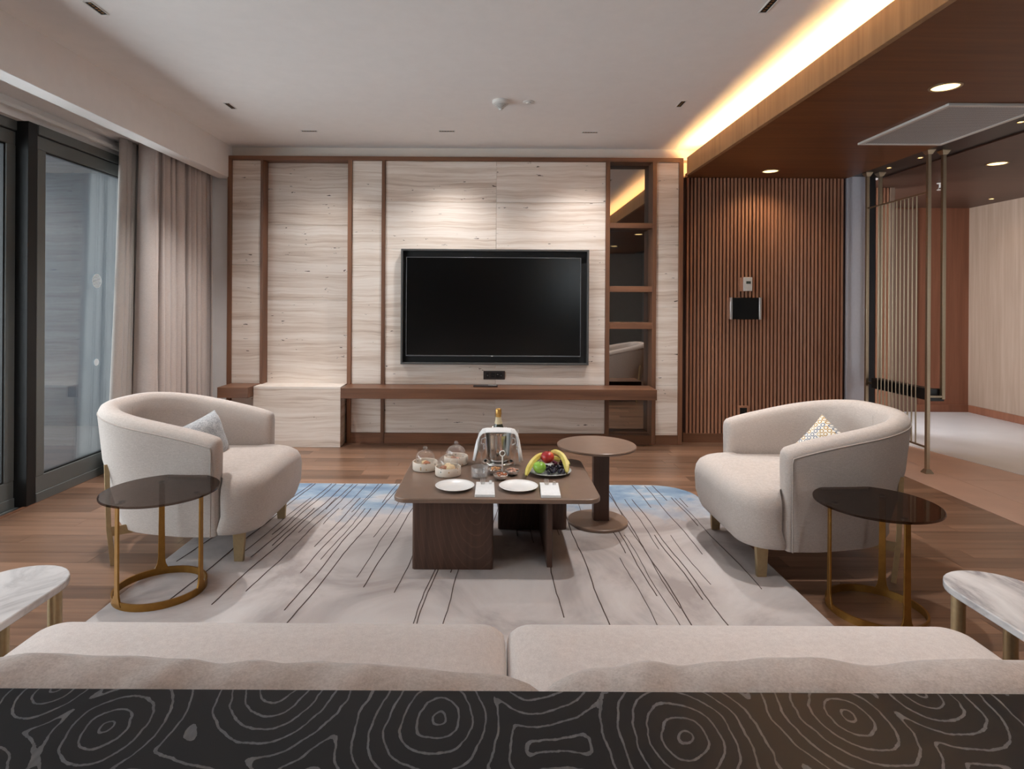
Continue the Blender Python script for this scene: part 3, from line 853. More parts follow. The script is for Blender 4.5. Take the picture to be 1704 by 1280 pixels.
obj('deflector', lathe([(0.028, -0.062), (0.028, -0.066)], c, 16), M['white_plastic'], sk)
for s in (-1, 1): obj('arm', tube([(c[0] + s * 0.012, c[1], SOF - 0.043), (c[0] + s * 0.018, c[1], SOF - 0.055), (c[0] + s * 0.004, c[1], SOF - 0.064)], 0.003, 6), M['white_plastic'], sk)

def downlight(label, cx, cy, r0, zc, power, mat='lamp', spot=100, group='round downlights in the wooden ceiling'):
    r = thing('round_downlight', label, 'ceiling light', (cx, cy, zc - 0.006), group)
    c = (cx, cy, zc)
    obj('trim_ring', lathe([(r0, 0), (r0, -0.003), (r0 * 0.86, -0.006), (r0 * 0.82, -0.001)], c, 36, cap0=False, cap1=False), M['bronze_light'], r, smooth=True)
    obj('lens', lathe([(r0 * 0.82, -0.0015), (r0 * 0.4, -0.0025)], c, 30), M[mat], r)
    d = bpy.data.lights.new('downlight_beam', 'SPOT')
    d.energy = power; d.color = (1.0, 0.70, 0.40); d.spot_size = math.radians(spot); d.spot_blend = 0.8; d.shadow_soft_size = r0 * 0.8
    o = bpy.data.objects.new('downlight_beam', d); COL.objects.link(o); o.parent = r; o.location = (0, 0, -0.012)
downlight('round warm downlight in front of the ceiling grille', 2.424, 3.24, 0.078, SOF, 16)
downlight('round warm downlight close to the slatted wall', 2.426, 5.30, 0.076, SOF, 15, 'lamp', 140)
downlight('round warm downlight in the wooden ceiling behind the photographer', 2.425, 1.1, 0.078, SOF, 6)
downlight('round warm downlight in the wooden ceiling near the rear wall', 2.425, -1.0, 0.078, SOF, 6)
downlight('round warm downlight over the hall floor', 4.15, 4.97, 0.08, SOF, 24)
downlight('small warm downlight far back over the pale oak wall', 5.45, 6.6, 0.03, SOF, 2.0, 'lamp_small')
downlight('tiny warm spot in the dark track between the rear poles', 3.40, 5.19, 0.022, SOF + 0.012, 1.6, 'lamp_small')
downlight('tiny warm spot in the dark track just behind the front pole', 3.415, 4.83, 0.022, SOF + 0.012, 1.6, 'lamp_small')
downlight('tiny warm spot in the dark track at the right edge of the photo', 3.39, 3.88, 0.022, SOF + 0.012, 1.6, 'lamp_small')

g = thing('ceiling_grille', 'perforated grey ventilation grille set in the wooden ceiling', 'vent', (2.938, 3.933, SOF - 0.02))
x0, x1, y0, y1 = 2.633, 3.243, 3.494, 4.372
bm = bmesh.new(); e = 0.03
for a in ((x0, x1, y0, y0 + e), (x0, x1, y1 - e, y1), (x0, x0 + e, y0 + e, y1 - e), (x1 - e, x1, y0 + e, y1 - e)):
    box(bm, *a, SOF - 0.016, SOF)
obj('frame', bm, M['white_plastic'], g, bevel=0.003)
obj('perforated_sheet', B(x0 + e, x1 - e, y0 + e, y1 - e, SOF - 0.010, SOF - 0.004), M['grille'], g)

# ------------------------------------------------------------------ metal screen with poles
def pole(x, y, z0, z1, parent, foot=False, w=0.0130):
    obj('pole', B(x - w, x + w, y - w, y + w, z0, z1), M['bronze_light'], parent, bevel=0.002)
    obj('flange', rings(bmesh.new(), [[(x + s * a, y + t * a, z) for s, t in ((-1, -1), (1, -1), (1, 1), (-1, 1))] for a, z in ((w * 1.3, z1 - 0.035), (w * 2.4, z1 - 0.006), (w * 2.4, z1))]), M['bronze_light'], parent)
    if foot:
        obj('foot', rings(bmesh.new(), [[(x + s * a, y + t * a, z) for s, t in ((-1, -1), (1, -1), (1, 1), (-1, 1))] for a, z in ((w * 2.3, 0), (w * 2.3, 0.006), (w * 1.2, 0.032))]), M['bronze_light'], parent)
ms = thing('metal_screen', 'champagne metal screen of thin rods between floor-to-ceiling poles', 'room divider', (3.33, 5.0, 0))
pole(3.318, 4.60, 0.0, SOF + 0.012, ms, True)
pole(3.345, 5.40, 0.0, SOF + 0.012, ms, True)
pole(3.440, 4.61, 0.565, SOF + 0.012, ms)
pole(3.460, 5.40, 0.565, SOF + 0.012, ms)
def xl(y): return 3.318 + (y - 4.6) * 0.027 / 0.8
obj('upper_rail', tube([(xl(4.61), 4.61, 2.152), (xl(5.39), 5.39, 2.152)], 0.009, 4), M['bronze_light'], ms)
obj('lower_rail', tube([(xl(4.61), 4.61, 0.195), (xl(5.39), 5.39, 0.195)], 0.009, 4), M['bronze_light'], ms)
for k in range(11):
    y = 4.735 + k * 0.0495
    obj('rod', tube([(xl(y), y, 0.195), (xl(y), y, 2.152)], 0.0056, 8), M['bronze_light'], ms)
for y in (4.605, 5.395):
    obj('bracket', tube([(xl(y), y, 0.585), (3.45, y, 0.585)], 0.010, 4), M['bronze_light'], ms)
bb = thing('black_crossbar', 'black ribbed box bar fixed behind the metal screen rods', 'bar', (3.39, 4.98, 0.545))
obj('casing', B(3.352, 3.425, 4.66, 5.34, 0.548, 0.638), M['black'], bb, bevel=0.003)
obj('end_plate', B(3.346, 3.470, 4.632, 4.66, 0.545, 0.641), M['black'], bb, bevel=0.002)
for k in range(8):
    y = 4.78 + k * 0.066
    obj('fin', B(3.342, 3.352, y, y + 0.022, 0.55, 0.636), M['black'], bb)

# ------------------------------------------------------------------ rug
RZ = 0.012
rug = thing('area_rug', 'large cream rug with blue washes and thin dark streaks under the coffee table', 'rug', (-0.13, 2.7, 0))
obj('pile', prism(rrect(-1.612, 1.352, 1.93, 4.215, 0.26, 8), 0.0, RZ), M['rug'], rug, bevel=0.004)
bm = bmesh.new()
rl = random.Random(5)
segs = []
for k in range(84):
    x = -1.52 + 2.78 * (k + rl.uniform(-0.4, 0.4)) / 84
    y1 = rl.choice((4.205, 4.20, 4.19, 3.9, 3.7, 3.3, 3.0)) - (0.26 if x > 1.15 else 0)
    y0 = max(1.96, y1 - abs(rl.gauss(0.75, 0.55)) - 0.15)
    if y1 < 3.75 and rl.random() < 0.55: continue
    if -0.75 < x < 0.05 and y1 < 3.2: continue
    segs.append((x, y0, y1))
for x, y0, y1 in segs:
    n = max(3, int((y1 - y0) / 0.05))
    sl = (0.085 if x < 0 else -0.015) + rl.uniform(-0.01, 0.01)
    wv = rl.uniform(0, 6)
    pts = []
    for i in range(n + 1):
        y = y0 + (y1 - y0) * i / n
        pts.append((min(1.33, max(-1.6, x + sl * (y - 3.2) + 0.004 * math.sin(9 * y + wv) + rl.uniform(-0.0015, 0.0015))), y))
    hw = rl.uniform(0.0016, 0.0032)
    rings(bm, [[(px_ - hw, py_, RZ - 0.001), (px_ + hw, py_, RZ - 0.001), (px_ + hw * 0.6, py_, RZ + 0.0018), (px_ - hw * 0.6, py_, RZ + 0.0018)] for px_, py_ in pts])
st = obj('woven_streaks', bm, M['rug_line'], rug)
st['kind'] = 'stuff'

# ------------------------------------------------------------------ cushions
def cushion_bm(w, h, t, n=18, pinch=0.10, wrinkle=0.0, seed=0):
    """soft pillow in the local x (width) / y (height) plane, thickness along z"""
    rnd = random.Random(seed)
    ph = [rnd.uniform(0, 6.3) for _ in range(6)]
    bm = bmesh.new()
    gr = {}
    for s in (1, -1):
        for i in range(n + 1):
            for j in range(n + 1):
                u, v = 2 * i / n - 1, 2 * j / n - 1
                edge = i in (0, n) or j in (0, n)
                if edge and s == -1:
                    gr[s, i, j] = gr[1, i, j]; continue
                px_ = w / 2 * u * (1 - pinch * (1 - v * v) * abs(u) ** 3)
                py_ = h / 2 * v * (1 - pinch * (1 - u * u) * abs(v) ** 3)
                th = 0 if edge else t / 2 * ((1 - u ** 4) ** 0.55) * ((1 - v ** 4) ** 0.55)
                wr_ = wrinkle * (math.sin(7 * u + ph[0] + 2 * v) * math.sin(3 * v + ph[1]) + 0.6 * math.sin(15 * u + ph[2] - 3 * v)) * (1 - u ** 4)
                gr[s, i, j] = bm.verts.new((px_, py_ + wr_ * v, s * th + wr_ * (1 - abs(v))))
    for s in (1, -1):
        for i in range(n):
            for j in range(n):
                f = [gr[s, i, j], gr[s, i + 1, j], gr[s, i + 1, j + 1], gr[s, i, j + 1]]
                bm.faces.new(f if s == 1 else f[::-1])
    return bm

def pillow(name, label, w, h, t, mat, loc, rot, **kw):
    bm = cushion_bm(w, h, t, **kw)
    bmesh.ops.recalc_face_normals(bm, faces=bm.faces)
    me = bpy.data.meshes.new(name)
    for f in bm.faces: f.smooth = True
    bm.to_mesh(me); bm.free()
    o = link(name, me, mat, None, loc)
    o.rotation_euler = rot
    return tag(o, label, 'cushion')

# ------------------------------------------------------------------ armchairs (local: front is +x)
def build_chair(label):
    r = thing('tub_armchair', label, 'armchair', (0, 0, 0))
    T = 0.095
    path = []
    N1, N2 = 7, 26
    for k in range(N1): path.append((0.235 - 0.285 * k / N1, -0.345))
    for k in range(N2 + 1):
        a = PI * k / N2
        cx, sn = -math.cos(a), math.sin(a)
        e = 2 / 2.35
        path.append((-0.05 - 0.365 * abs(sn) ** e, 0.345 * math.copysign(abs(cx) ** e, cx)))
    for k in range(1, N1 + 1): path.append((-0.05 + 0.285 * k / N1, 0.345))
    P = [Vector((x, y, 0)) for x, y in path]
    def tops(x):
        u = min(1, max(0, (0.235 - x) / 0.62))
        return 0.618 + 0.135 * (u ** 0.85)
    def section(p, t, nrm, top, grow=1.0, push=0.0):
        back = min(1, max(0, (0.10 - p.x) / 0.45))
        tap = 0.02 + 0.085 * back
        hb = T / 2
        prof = [(hb - tap, 0.145), (hb - tap * 0.80, 0.22), (hb - tap * 0.5, 0.34), (hb - tap * 0.2, 0.48), (hb, top - 0.06),
                (hb - 0.001, top - 0.035), (hb - 0.012, top - 0.012), (hb - 0.030, top - 0.001), (-hb + 0.030, top), (-hb + 0.012, top - 0.012), (-hb, top - 0.038), (-hb, top - 0.10), (-hb + 0.004, 0.46), (-hb + 0.006, 0.30), (-hb + 0.01, 0.17)]
        cz = (0.145 + top) / 2
        q = []
        for n_, z_ in prof:
            q.append(p + nrm * (n_ * grow) + Vector((0, 0, cz + (z_ - cz) * (1 - (1 - grow) * 0.10))) + t * push)
        return q
    rs = []
    m = len(P)
    pipe = []
    for i, p in enumerate(P):
        t = (P[min(i + 1, m - 1)] - P[max(i - 1, 0)]).normalized()
        nrm = Vector((t.y, -t.x, 0))
        if nrm.dot(p - Vector((0.3, 0, 0))) < 0: nrm = -nrm
        top = tops(p.x)
        if i == 0:
            for push, g_ in ((0.030, 0.45), (0.026, 0.72), (0.016, 0.90)): rs.append(section(p, t, nrm, top - (1 - g_) * 0.03, g_, -push))
        rs.append(section(p, t, nrm, top))
        pipe.append(p + nrm * (T / 2 + 0.0005) + Vector((0, 0, top - 0.045)))
        if i == m - 1:
            for push, g_ in ((0.016, 0.90), (0.026, 0.72), (0.030, 0.45)): rs.append(section(p, t, nrm, top - (1 - g_) * 0.03, g_, push))
    sh = obj('back_shell', rings(bmesh.new(), rs), M['chair'], r, smooth=True, angle=75)
    for s in (-1, 1):
        pipe = ([Vector((0.237, -0.345 - T / 2 + 0.003, 0.15))] + pipe) if s == -1 else (pipe + [Vector((0.237, 0.345 + T / 2 - 0.003, 0.15))])
    for s in (-1, 1):       # seam running down the arm front
        y = s * (0.345 + T / 2)
    obj('piping', tube(pipe[:1] + [Vector((0.240, pipe[1].y, 0.35)), Vector((0.240, pipe[1].y, 0.55))] + pipe[1:-1] + [Vector((0.240, pipe[-2].y, 0.55)), Vector((0.240, pipe[-2].y, 0.35))] + pipe[-1:], 0.0035, 6), M['piping'], sh, smooth=True)
    # back seam inside
    obj('seam', tube([(-0.3685, 0.0, 0.70), (-0.3683, 0.0, 0.60), (-0.364, 0.0, 0.46)], 0.0022, 6), M['chair'], sh, smooth=True)
    def outline(d):
        xf, hw, rr = 0.462 - d, 0.378 - d, 0.15
        pts = []
        for cxx, cyy, a0 in ((xf - rr, hw - rr, 0),):
            for k in range(9):
                a = a0 + PI / 2 * k / 8
                pts.append((cxx + rr * math.cos(a), cyy + rr * math.sin(a)))
        xk = min(0.283, xf - rr - 0.002)
        pts += [(xk, hw), (xk - 0.008, hw - 0.012), (min(0.266, xk - 0.012), 0.30 - d * .3), (0.20, 0.292 - d * .3), (0.0, 0.288 - d * .3), (-0.15, 0.27 - d * .3), (-0.26, 0.19), (-0.30, 0.08)]
        return pts + [(x, -y) for x, y in reversed(pts)]
    lay = ((0.145, 0.030), (0.152, 0.012), (0.175, 0.002), (0.24, 0.0), (0.33, -0.004), (0.372, 0.002), (0.400, 0.014), (0.418, 0.034), (0.427, 0.055), (0.432, 0.075))
    seat = obj('seat', rings(bmesh.new(), [[(x - (0.02 if z < 0.2 else 0), y, z) for x, y in outline(d)] for z, d in lay]), M['chair'], r, smooth=True, angle=75)
    for s in (-1, 1):
        obj('front_leg', rings(bmesh.new(), [[(0.335 + a * hx, s * 0.292 + b * hy, z) for a, b in ((-1, -1), (1, -1), (1, 1), (-1, 1))] for hx, hy, z in ((0.022, 0.010, 0), (0.030, 0.013, 0.158))]), M['leg_brass'], r, bevel=0.002)
        obj('rear_leg', tube([(-0.262, s * 0.325, -0.012), (-0.285, s * 0.322, 0.16), (-0.312, s * 0.300, 0.47)], 0.02, 4, flat=(0.004, 0.011), up=(0.5, s * 1.0, 0)), M['leg_brass'], r, bevel=0.001)
        obj('link_plate', tube([(-0.280, s * 0.320, 0.150), (-0.10, s * 0.20, 0.150)], 0.02, 4, flat=(0.022, 0.004), up=(0, 0, 1)), M['leg_brass'], r)
    return r

def place(root, loc, rz):
    root.location = loc; root.rotation_euler = (0, 0, rz)

chL = build_chair('cream tub armchair with a grey cushion, near the sliding glass')
place(chL, (-1.578, 3.235, RZ), 0)
chR = build_chair('cream tub armchair with a patterned cushion, near the metal screen')
place(chR, (1.588, 3.10, RZ), PI)
# grey tweed cushion: stands across the left chair's seat, leaning back a little
def basis(xa, ya, za):
    return Matrix((xa, ya, za)).transposed().to_euler()
def orient(normal, roll):
    n = Vector(normal).normalized()
    up = Vector((0, 0, 1))
    y = (up - n * up.dot(n)).normalized(); x = y.cross(n)
    c, s = math.cos(roll), math.sin(roll)
    return basis(x * c + y * s, -x * s + y * c, n)
pillow('scatter_cushion', 'grey tweed cushion standing on the left armchair', 0.42, 0.26, 0.12, M['tweed'], (-1.585, 3.25, 0.515), orient((1, -0.12, 0.30), 0.10), pinch=0.06)
pillow('scatter_cushion', 'white cushion with small oval print leaning in the right armchair', 0.30, 0.26, 0.11, M['oval_print'], (1.735, 3.13, 0.515), orient((-0.80, -0.60, 0.30), -0.60), pinch=0.06)

# ------------------------------------------------------------------ round glass side tables
def glass_table(label, cx, cy, angs, z0):
    r = thing('glass_side_table', label, 'side table', (cx, cy, z0))
    R0, HT = 0.186, 0.455
    n = 48
    bm = bmesh.new()
    rs = []
    for k in range(n):
        a = 2 * PI * k / n
        rs.append([(cx + rr * math.cos(a), cy + rr * math.sin(a), z) for rr, z in ((R0 - 0.008, z0), (R0, z0), (R0, z0 + 0.030), (R0 - 0.008, z0 + 0.030))])
    rv = [[bm.verts.new(p) for p in q] for q in rs]
    for k in range(n):
        a, b = rv[k], rv[(k + 1) % n]
        for i in range(4):
            j = (i + 1) % 4
            bm.faces.new((a[i], b[i], b[j], a[j]))
    base = obj('base_ring', bm, M['brass'], r, smooth=True, angle=35)
    for a in angs:
        a = math.radians(a)
        d = Vector((math.cos(a), math.sin(a), 0)); t = Vector((-d.y, d.x, 0))
        c = Vector((cx, cy, 0)) + d * (R0 - 0.004)
        prof = [(0.034, 0.012), (0.026, 0.030), (0.018, 0.050), (0.0145, 0.075), (0.0125, 0.25), (0.0115, HT - z0 - 0.024)]
        obj('leg', rings(bmesh.new(), [[c + t * (s * w_) + d * (u * 0.004 - 0.0) + Vector((0, 0, z0 + z)) for s, u in ((-1, -1), (1, -1), (1, 1), (-1, 1))] for w_, z in prof]), M['brass'], r, bevel=0.001)
        pc = c - d * 0.020
        obj('clip_arm', B(-0.030, 0.004, -0.006, 0.006, 0, 0.006), M['brass'], r).matrix_local = Matrix.Translation(c + Vector((0, 0, HT - 0.018)) - wloc(r)) @ Matrix.Rotation(a, 4, 'Z')
        obj('glass_pad', lathe([(0.013, 0), (0.013, 0.007)], (pc.x, pc.y, HT - 0.014), 16), M['steel'], r)
    obj('glass_top', lathe([(0.232, -0.006), (0.236, -0.004), (0.236, 0.003), (0.233, 0.0045)], (cx, cy, HT - 0.001), 64), M['smoked_glass'], r)
    return r
glass_table('round smoked glass side table on a brass ring, by the left armchair', -1.457, 2.635, (238, 118, -4), RZ)
glass_table('round smoked glass side table on a brass ring, by the right armchair', 1.602, 2.515, (172, 50, 272), 0.0)

# ------------------------------------------------------------------ marble-topped end tables beside the sofa
def marble_table(label, xc, mat, sgn):
    r = thing('marble_end_table', label, 'end table', (xc, 1.44, 0))
    R_, yc = 0.135, 1.755
    pts = []
    for k in range(17):
        a = PI * k / 16
        pts.append((xc + R_ * math.cos(a), yc + R_ * math.sin(a)))
    for k in range(17):
        a = PI + PI * k / 16
        pts.append((xc + R_ * math.cos(a), 1.02 + R_ * math.sin(a)))
    obj('marble_top', prism(pts, 0.428, 0.450), mat, r, bevel=0.003)
    lx = xc - sgn * 0.088
    for x, y in ((lx, 1.80), (xc + sgn * 0.07, 1.80), (xc, 0.95)):
        obj('leg', lathe([(0.0185, 0), (0.0185, 0.428)], (x, y, 0), 20), M['leg_brass'], r, smooth=True)
    return r
marble_table('white marble end table with brass leg at the left end of the sofa', -1.400, M['marble_pale'], -1)
marble_table('grey-veined marble end table with brass leg at the right end of the sofa', 1.482, M['marble_veined'], 1)

# ------------------------------------------------------------------ coffee table and pedestal table
CT = 0.376
ct = thing('coffee_table', 'low brown square coffee table on wide panel legs, laid with food', 'coffee table', (0.018, 3.14, RZ))
obj('table_top', prism(rrect(-0.468, 0.503, 2.775, 3.505, 0.065, 8), CT - 0.022, CT), M['table_top'], ct, bevel=0.004)
for a in ((-0.386, 0.0, 2.858, 2.898), (0.026, 0.412, 3.372, 3.412)):
    obj('panel_leg', prism(rrect(a[0], a[1], a[2], a[3], 0.014, 4), RZ, CT - 0.022), M['table_panel'], ct, bevel=0.002)
obj('cross_panel', B(0.258, 0.284, 2.885, 3.372, RZ, CT - 0.022), M['table_wood'], ct, bevel=0.003)
obj('cross_panel', B(-0.25, -0.224, 2.898, 3.39, RZ, CT - 0.022), M['table_wood'], ct, bevel=0.003)
pt = thing('pedestal_table', 'taller round brown pedestal table behind the coffee table', 'side table', (0.600, 3.50, RZ))
obj('top', lathe([(0.218, 0.443), (0.226, 0.446), (0.229, 0.453), (0.229, 0.458), (0.226, 0.461)], (0.600, 3.51, 0), 64), M['table_top'], pt, smooth=True, angle=35)
obj('column', B(0.578, 0.668, 3.466, 3.53, 0.030, 0.443), M['table_wood'], pt, bevel=0.003)
obj('base', lathe([(0.168, RZ), (0.172, RZ + 0.003), (0.172, 0.026), (0.168, 0.030)], (0.606, 3.49, 0), 56), M['table_top'], pt, smooth=True, angle=35)

# ------------------------------------------------------------------ sofa and the console behind it
sf = thing('sofa', 'long cream armless sofa seen from behind across the foreground', 'sofa', (0.03, 1.25, 0))
XS0, XS1, XM = -1.195, 1.255, 0.035
def soft_block(x0, x1, y0, y1, z0, z1, r, crown=0.012):
    lay = [(z0, r * 0.5), (z0 + r * 0.3, r * 0.12), (z0 + r, 0), (z1 - r, 0), (z1 - r * 0.55, r * 0.10), (z1 - r * 0.22, r * 0.38), (z1 - r * 0.04, r * 0.85), (z1 + crown * 0.5, r * 2.0), (z1 + crown, r * 4.0)]
    return rings(bmesh.new(), [[(x, y, z) for x, y in rrect(x0 + d, x1 - d, y0 + d, y1 - d, max(0.012, 0.06 - d * 0.3), 6)] for z, d in lay])
obj('base', soft_block(XS0 + 0.02, XS1 - 0.02, 0.80, 1.60, 0.10, 0.27, 0.02, 0), M['sofa'], sf, smooth=True, angle=60)
obj('seat_cushion', soft_block(XS0, XM - 0.002, 0.90, 1.625, 0.272, 0.425, 0.030), M['sofa'], sf, smooth=True, angle=60)
obj('seat_cushion', soft_block(XM + 0.002, XS1, 0.90, 1.625, 0.272, 0.425, 0.030), M['sofa'], sf, smooth=True, angle=60)
obj('back_frame', soft_block(XS0 + 0.02, XS1 - 0.02, 0.795, 0.895, 0.27, 0.62, 0.03, 0), M['sofa'], sf, smooth=True, angle=60)
for x in (-1.10, 1.16):
    for y in (0.86, 1.53):
        obj('leg', lathe([(0.018, 0.0), (0.022, 0.10)], (x, y, 0), 16), M['leg_brass'], sf, smooth=True)
def back_cushion(label, x0, x1, hfun, seed):
    bm = bmesh.new(); rnd = random.Random(seed)
    ph = [rnd.uniform(0, 6.3) for _ in range(8)]
    NU, NV = 70, 20
    rs = []
    for i in range(NU + 1):
        u = i / NU
        x = x0 + (x1 - x0) * u
        e = (1 - abs(2 * u - 1) ** 9) ** 0.5 if 0 < u < 1 else 0.0
        top = hfun(x)
        cr = 0.0022 * math.sin(23 * x + ph[0]) + 0.0015 * math.sin(47 * x + ph[1]) + 0.005 * max(0, math.sin(11 * x + ph[2])) ** 6 * -1.5
        q = []
        for k in range(NV):
            a = 2 * PI * k / NV
            ca, sa = math.cos(a), math.sin(a)
            hy = 0.078 * e + 0.006
            hz = (top - 0.435) / 2
            cz = 0.435 + hz
            sh = lambda c_, p_: math.copysign(abs(c_) ** p_, c_)
            fold = 0.0035 * math.sin(31 * x + 4 * a + ph[3]) * math.sin(13 * x + ph[4]) * e + 0.003 * math.sin(60 * x + 2 * a + ph[5]) * max(0, math.sin(7 * x + ph[6])) * e
            q.append((x, 0.965 + sh(ca, 0.8) * (hy + fold) + 0.03 * (0.5 - (sa + 1) / 2), cz + sh(sa, 0.62) * (hz * (0.90 + 0.10 * e)) + (cr + fold * 0.6 if sa > 0.1 else 0) * e))
        rs.append(q)
    o = obj('back_cushion', rings(bm, rs), M['cushion'], smooth=True, angle=180)
    tag(o, label, 'cushion')
def hl(x): return 0.702 - 0.026 * max(0, (x + 0.60) / 0.68) ** 1.2
def hr(x): return 0.678 + 0.025 * min(1, max(0, (x - 0.08) / 0.36)) ** 0.7
back_cushion('left loose back cushion of the sofa, rumpled top edge', -1.17, 0.078, hl, 2)
back_cushion('right loose back cushion of the sofa, rumpled top edge', 0.082, 1.23, hr, 9)
cs = thing('console_table', 'black console with pale ring-grained veneer along the bottom edge', 'console table', (0.02, 0.55, 0))
obj('top', B(-1.10, 1.14, 0.30, 0.745, 0.765, 0.80), M['console'], cs, bevel=0.0015)
for x in (-1.05, 1.05):
    obj('side_panel', B(x, x + 0.04, 0.32, 0.73, 0, 0.765), M['black'], cs)

# ------------------------------------------------------------------ food and tableware on the coffee table
def cloche(label, cx, cy, food):
    r = thing('cloche_bowl', label, 'bowl', (cx, cy, CT), 'covered stoneware bowls on the coffee table')
    c = (cx, cy, CT)
    obj('bowl', lathe([(0.060, 0), (0.066, 0.002), (0.068, 0.006), (0.068, 0.044), (0.066, 0.046), (0.062, 0.045), (0.060, 0.020), (0.02, 0.014)], c, 40), M['stoneware'], r, smooth=True, angle=50)
    prof = [(0.052, 0.022)] + [(0.052 * math.cos(a) ** 0.8 if a < PI / 2 else 0, 0.060 + 0.044 * math.sin(a)) for a in [PI / 2 * k / 9 for k in range(0, 9)]] + [(0.006, 0.104)]
    dm = obj('glass_dome', lathe(prof, c, 36, cap0=False, cap1=False), M['glass'], r, smooth=True, angle=180)
    obj('knob', lathe([(0.004, 0.103), (0.006, 0.107), (0.011, 0.113), (0.012, 0.118), (0.009, 0.125), (0.003, 0.128)], c, 18), M['glass'], dm, smooth=True, angle=180)
    rnd = random.Random(int(cx * 1000))
    for (dx, dy, rr, m) in food:
        bm = bmesh.new()
        bmesh.ops.create_icosphere(bm, subdivisions=2, radius=rr)
        for v in bm.verts:
            v.co *= 1 + rnd.uniform(-0.10, 0.10); v.co.z *= 0.8
            v.co += Vector((cx + dx, cy + dy, CT + 0.018 + rr * 0.75))
        obj('pastry', bm, M[m], r, smooth=True, angle=180)
cloche('speckled bowl with glass dome at the left, one pastry inside', -0.372, 3.265, [(0.01, -0.015, 0.021, 'pastry_brown'), (-0.004, 0.012, 0.018, 'pastry')])
cloche('speckled bowl with glass dome in front, full of pale pastries', -0.240, 3.165, [(-0.024, -0.012, 0.022, 'pastry_brown'), (0.016, -0.016, 0.026, 'pastry'), (0.0, 0.022, 0.024, 'pastry')])
cloche('speckled bowl with glass dome at the back beside the ice bucket', -0.212, 3.385, [(-0.012, -0.01, 0.018, 'pastry_brown'), (0.01, -0.014, 0.015, 'nut_pink')])

# ice bucket, bottle, napkin
BX, BY = 0.026, 3.405
ib = thing('ice_bucket', 'polished steel ice bucket on a ring foot at the back of the table', 'ice bucket', (BX, BY, CT))
obj('foot_ring', lathe([(0.088, 0), (0.090, 0.004), (0.088, 0.012), (0.078, 0.015)], (BX, BY, CT), 44), M['steel'], ib, smooth=True, angle=60)
obj('pail', lathe([(0.060, 0.016), (0.070, 0.024), (0.074, 0.045), (0.077, 0.10), (0.081, 0.165), (0.085, 0.182), (0.087, 0.186), (0.085, 0.188), (0.079, 0.180), (0.072, 0.10), (0.066, 0.03)], (BX, BY, CT), 48, cap1=True), M['steel'], ib, smooth=True, angle=60)
for s in (-1, 1):
    obj('handle', tube([(BX + s * 0.078, BY - 0.012, CT + 0.145), (BX + s * 0.094, BY - 0.012, CT + 0.138), (BX + s * 0.096, BY - 0.012, CT + 0.115), (BX + s * 0.077, BY - 0.012, CT + 0.105)], 0.004, 8), M['steel'], ib, smooth=True)
bt = thing('champagne_bottle', 'sparkling wine bottle with gold foil neck leaning in the ice bucket', 'bottle', (BX, BY + 0.030, CT + 0.03))
c = (BX, BY + 0.030, CT + 0.03)
obj('glass_body', lathe([(0.036, 0), (0.040, 0.006), (0.040, 0.125), (0.034, 0.155), (0.020, 0.190), (0.0165, 0.215)], c, 28), M['bottle'], bt, smooth=True, angle=60)
obj('neck_label', lathe([(0.0225, 0.187), (0.0172, 0.213), (0.0168, 0.226)], c, 24, cap0=False, cap1=False), M['bottle_label'], bt, smooth=True)
obj('foil', lathe([(0.0165, 0.214), (0.0160, 0.238), (0.0178, 0.242), (0.0172, 0.252), (0.0165, 0.262), (0.0162, 0.270), (0.010, 0.274)], c, 24), M['gold_foil'], bt, smooth=True, angle=60)
# napkin laid over the front half of the rim with hanging tails
path = [(-0.134, 0.030), (-0.124, 0.085), (-0.113, 0.135), (-0.103, 0.172), (-0.088, 0.194), (-0.062, 0.200), (-0.03, 0.201), (0.0, 0.202), (0.03, 0.201), (0.062, 0.200), (0.088, 0.194), (0.102, 0.172), (0.110, 0.135), (0.118, 0.085), (0.126, 0.025)]
bm = bmesh.new(); rs = []
n = len(path)
for i, (dx, dz) in enumerate(path):
    tx, tz = path[min(i + 1, n - 1)][0] - path[max(i - 1, 0)][0], path[min(i + 1, n - 1)][1] - path[max(i - 1, 0)][1]
    L = math.hypot(tx, tz); nx, nz = -tz / L, tx / L
    hang = max(0.0, min(1.0, (0.20 - dz) / 0.08))
    hw = 0.044 - 0.012 * hang + 0.004 * math.sin(i * 2.1)
    q = []
    for k in range(20):
        a = 2 * PI * k / 20
        ca, sa = math.cos(a), math.sin(a)
        th = 0.0050 * (1 + 0.5 * hang) * sa + 0.0045 * hang * math.sin(9 * ca + i)
        droop = -0.010 * (1 - hang) * max(0, -ca) ** 3
        q.append((BX + dx + nx * th, BY - 0.050 + hw * ca, CT + dz + nz * th + droop))
    rs.append(q)
rings(bm, rs)
tag(obj('service_napkin', bm, M['linen_white'], smooth=True, angle=180), 'white cloth draped over the rim of the ice bucket', 'napkin')

def flute(label, cx, cy):
    r = thing('champagne_glass', label, 'glass', (cx, cy, CT), 'stemmed glasses beside the ice bucket')
    c = (cx, cy, CT)
    obj('foot', lathe([(0.028, 0), (0.029, 0.0015), (0.012, 0.004), (0.004, 0.008)], c, 28), M['glass'], r, smooth=True, angle=180)
    obj('stem', lathe([(0.0032, 0.008), (0.0028, 0.05), (0.004, 0.088)], c, 12), M['glass'], r, smooth=True, angle=180)
    obj('bowl', lathe([(0.004, 0.088), (0.014, 0.096), (0.021, 0.115), (0.0235, 0.15), (0.0215, 0.218)], c, 28, cap0=False, cap1=False), M['glass'], r, smooth=True, angle=180)
flute('empty champagne glass left of the ice bucket', -0.066, 3.272)
flute('empty champagne glass right of the ice bucket', 0.114, 3.272)

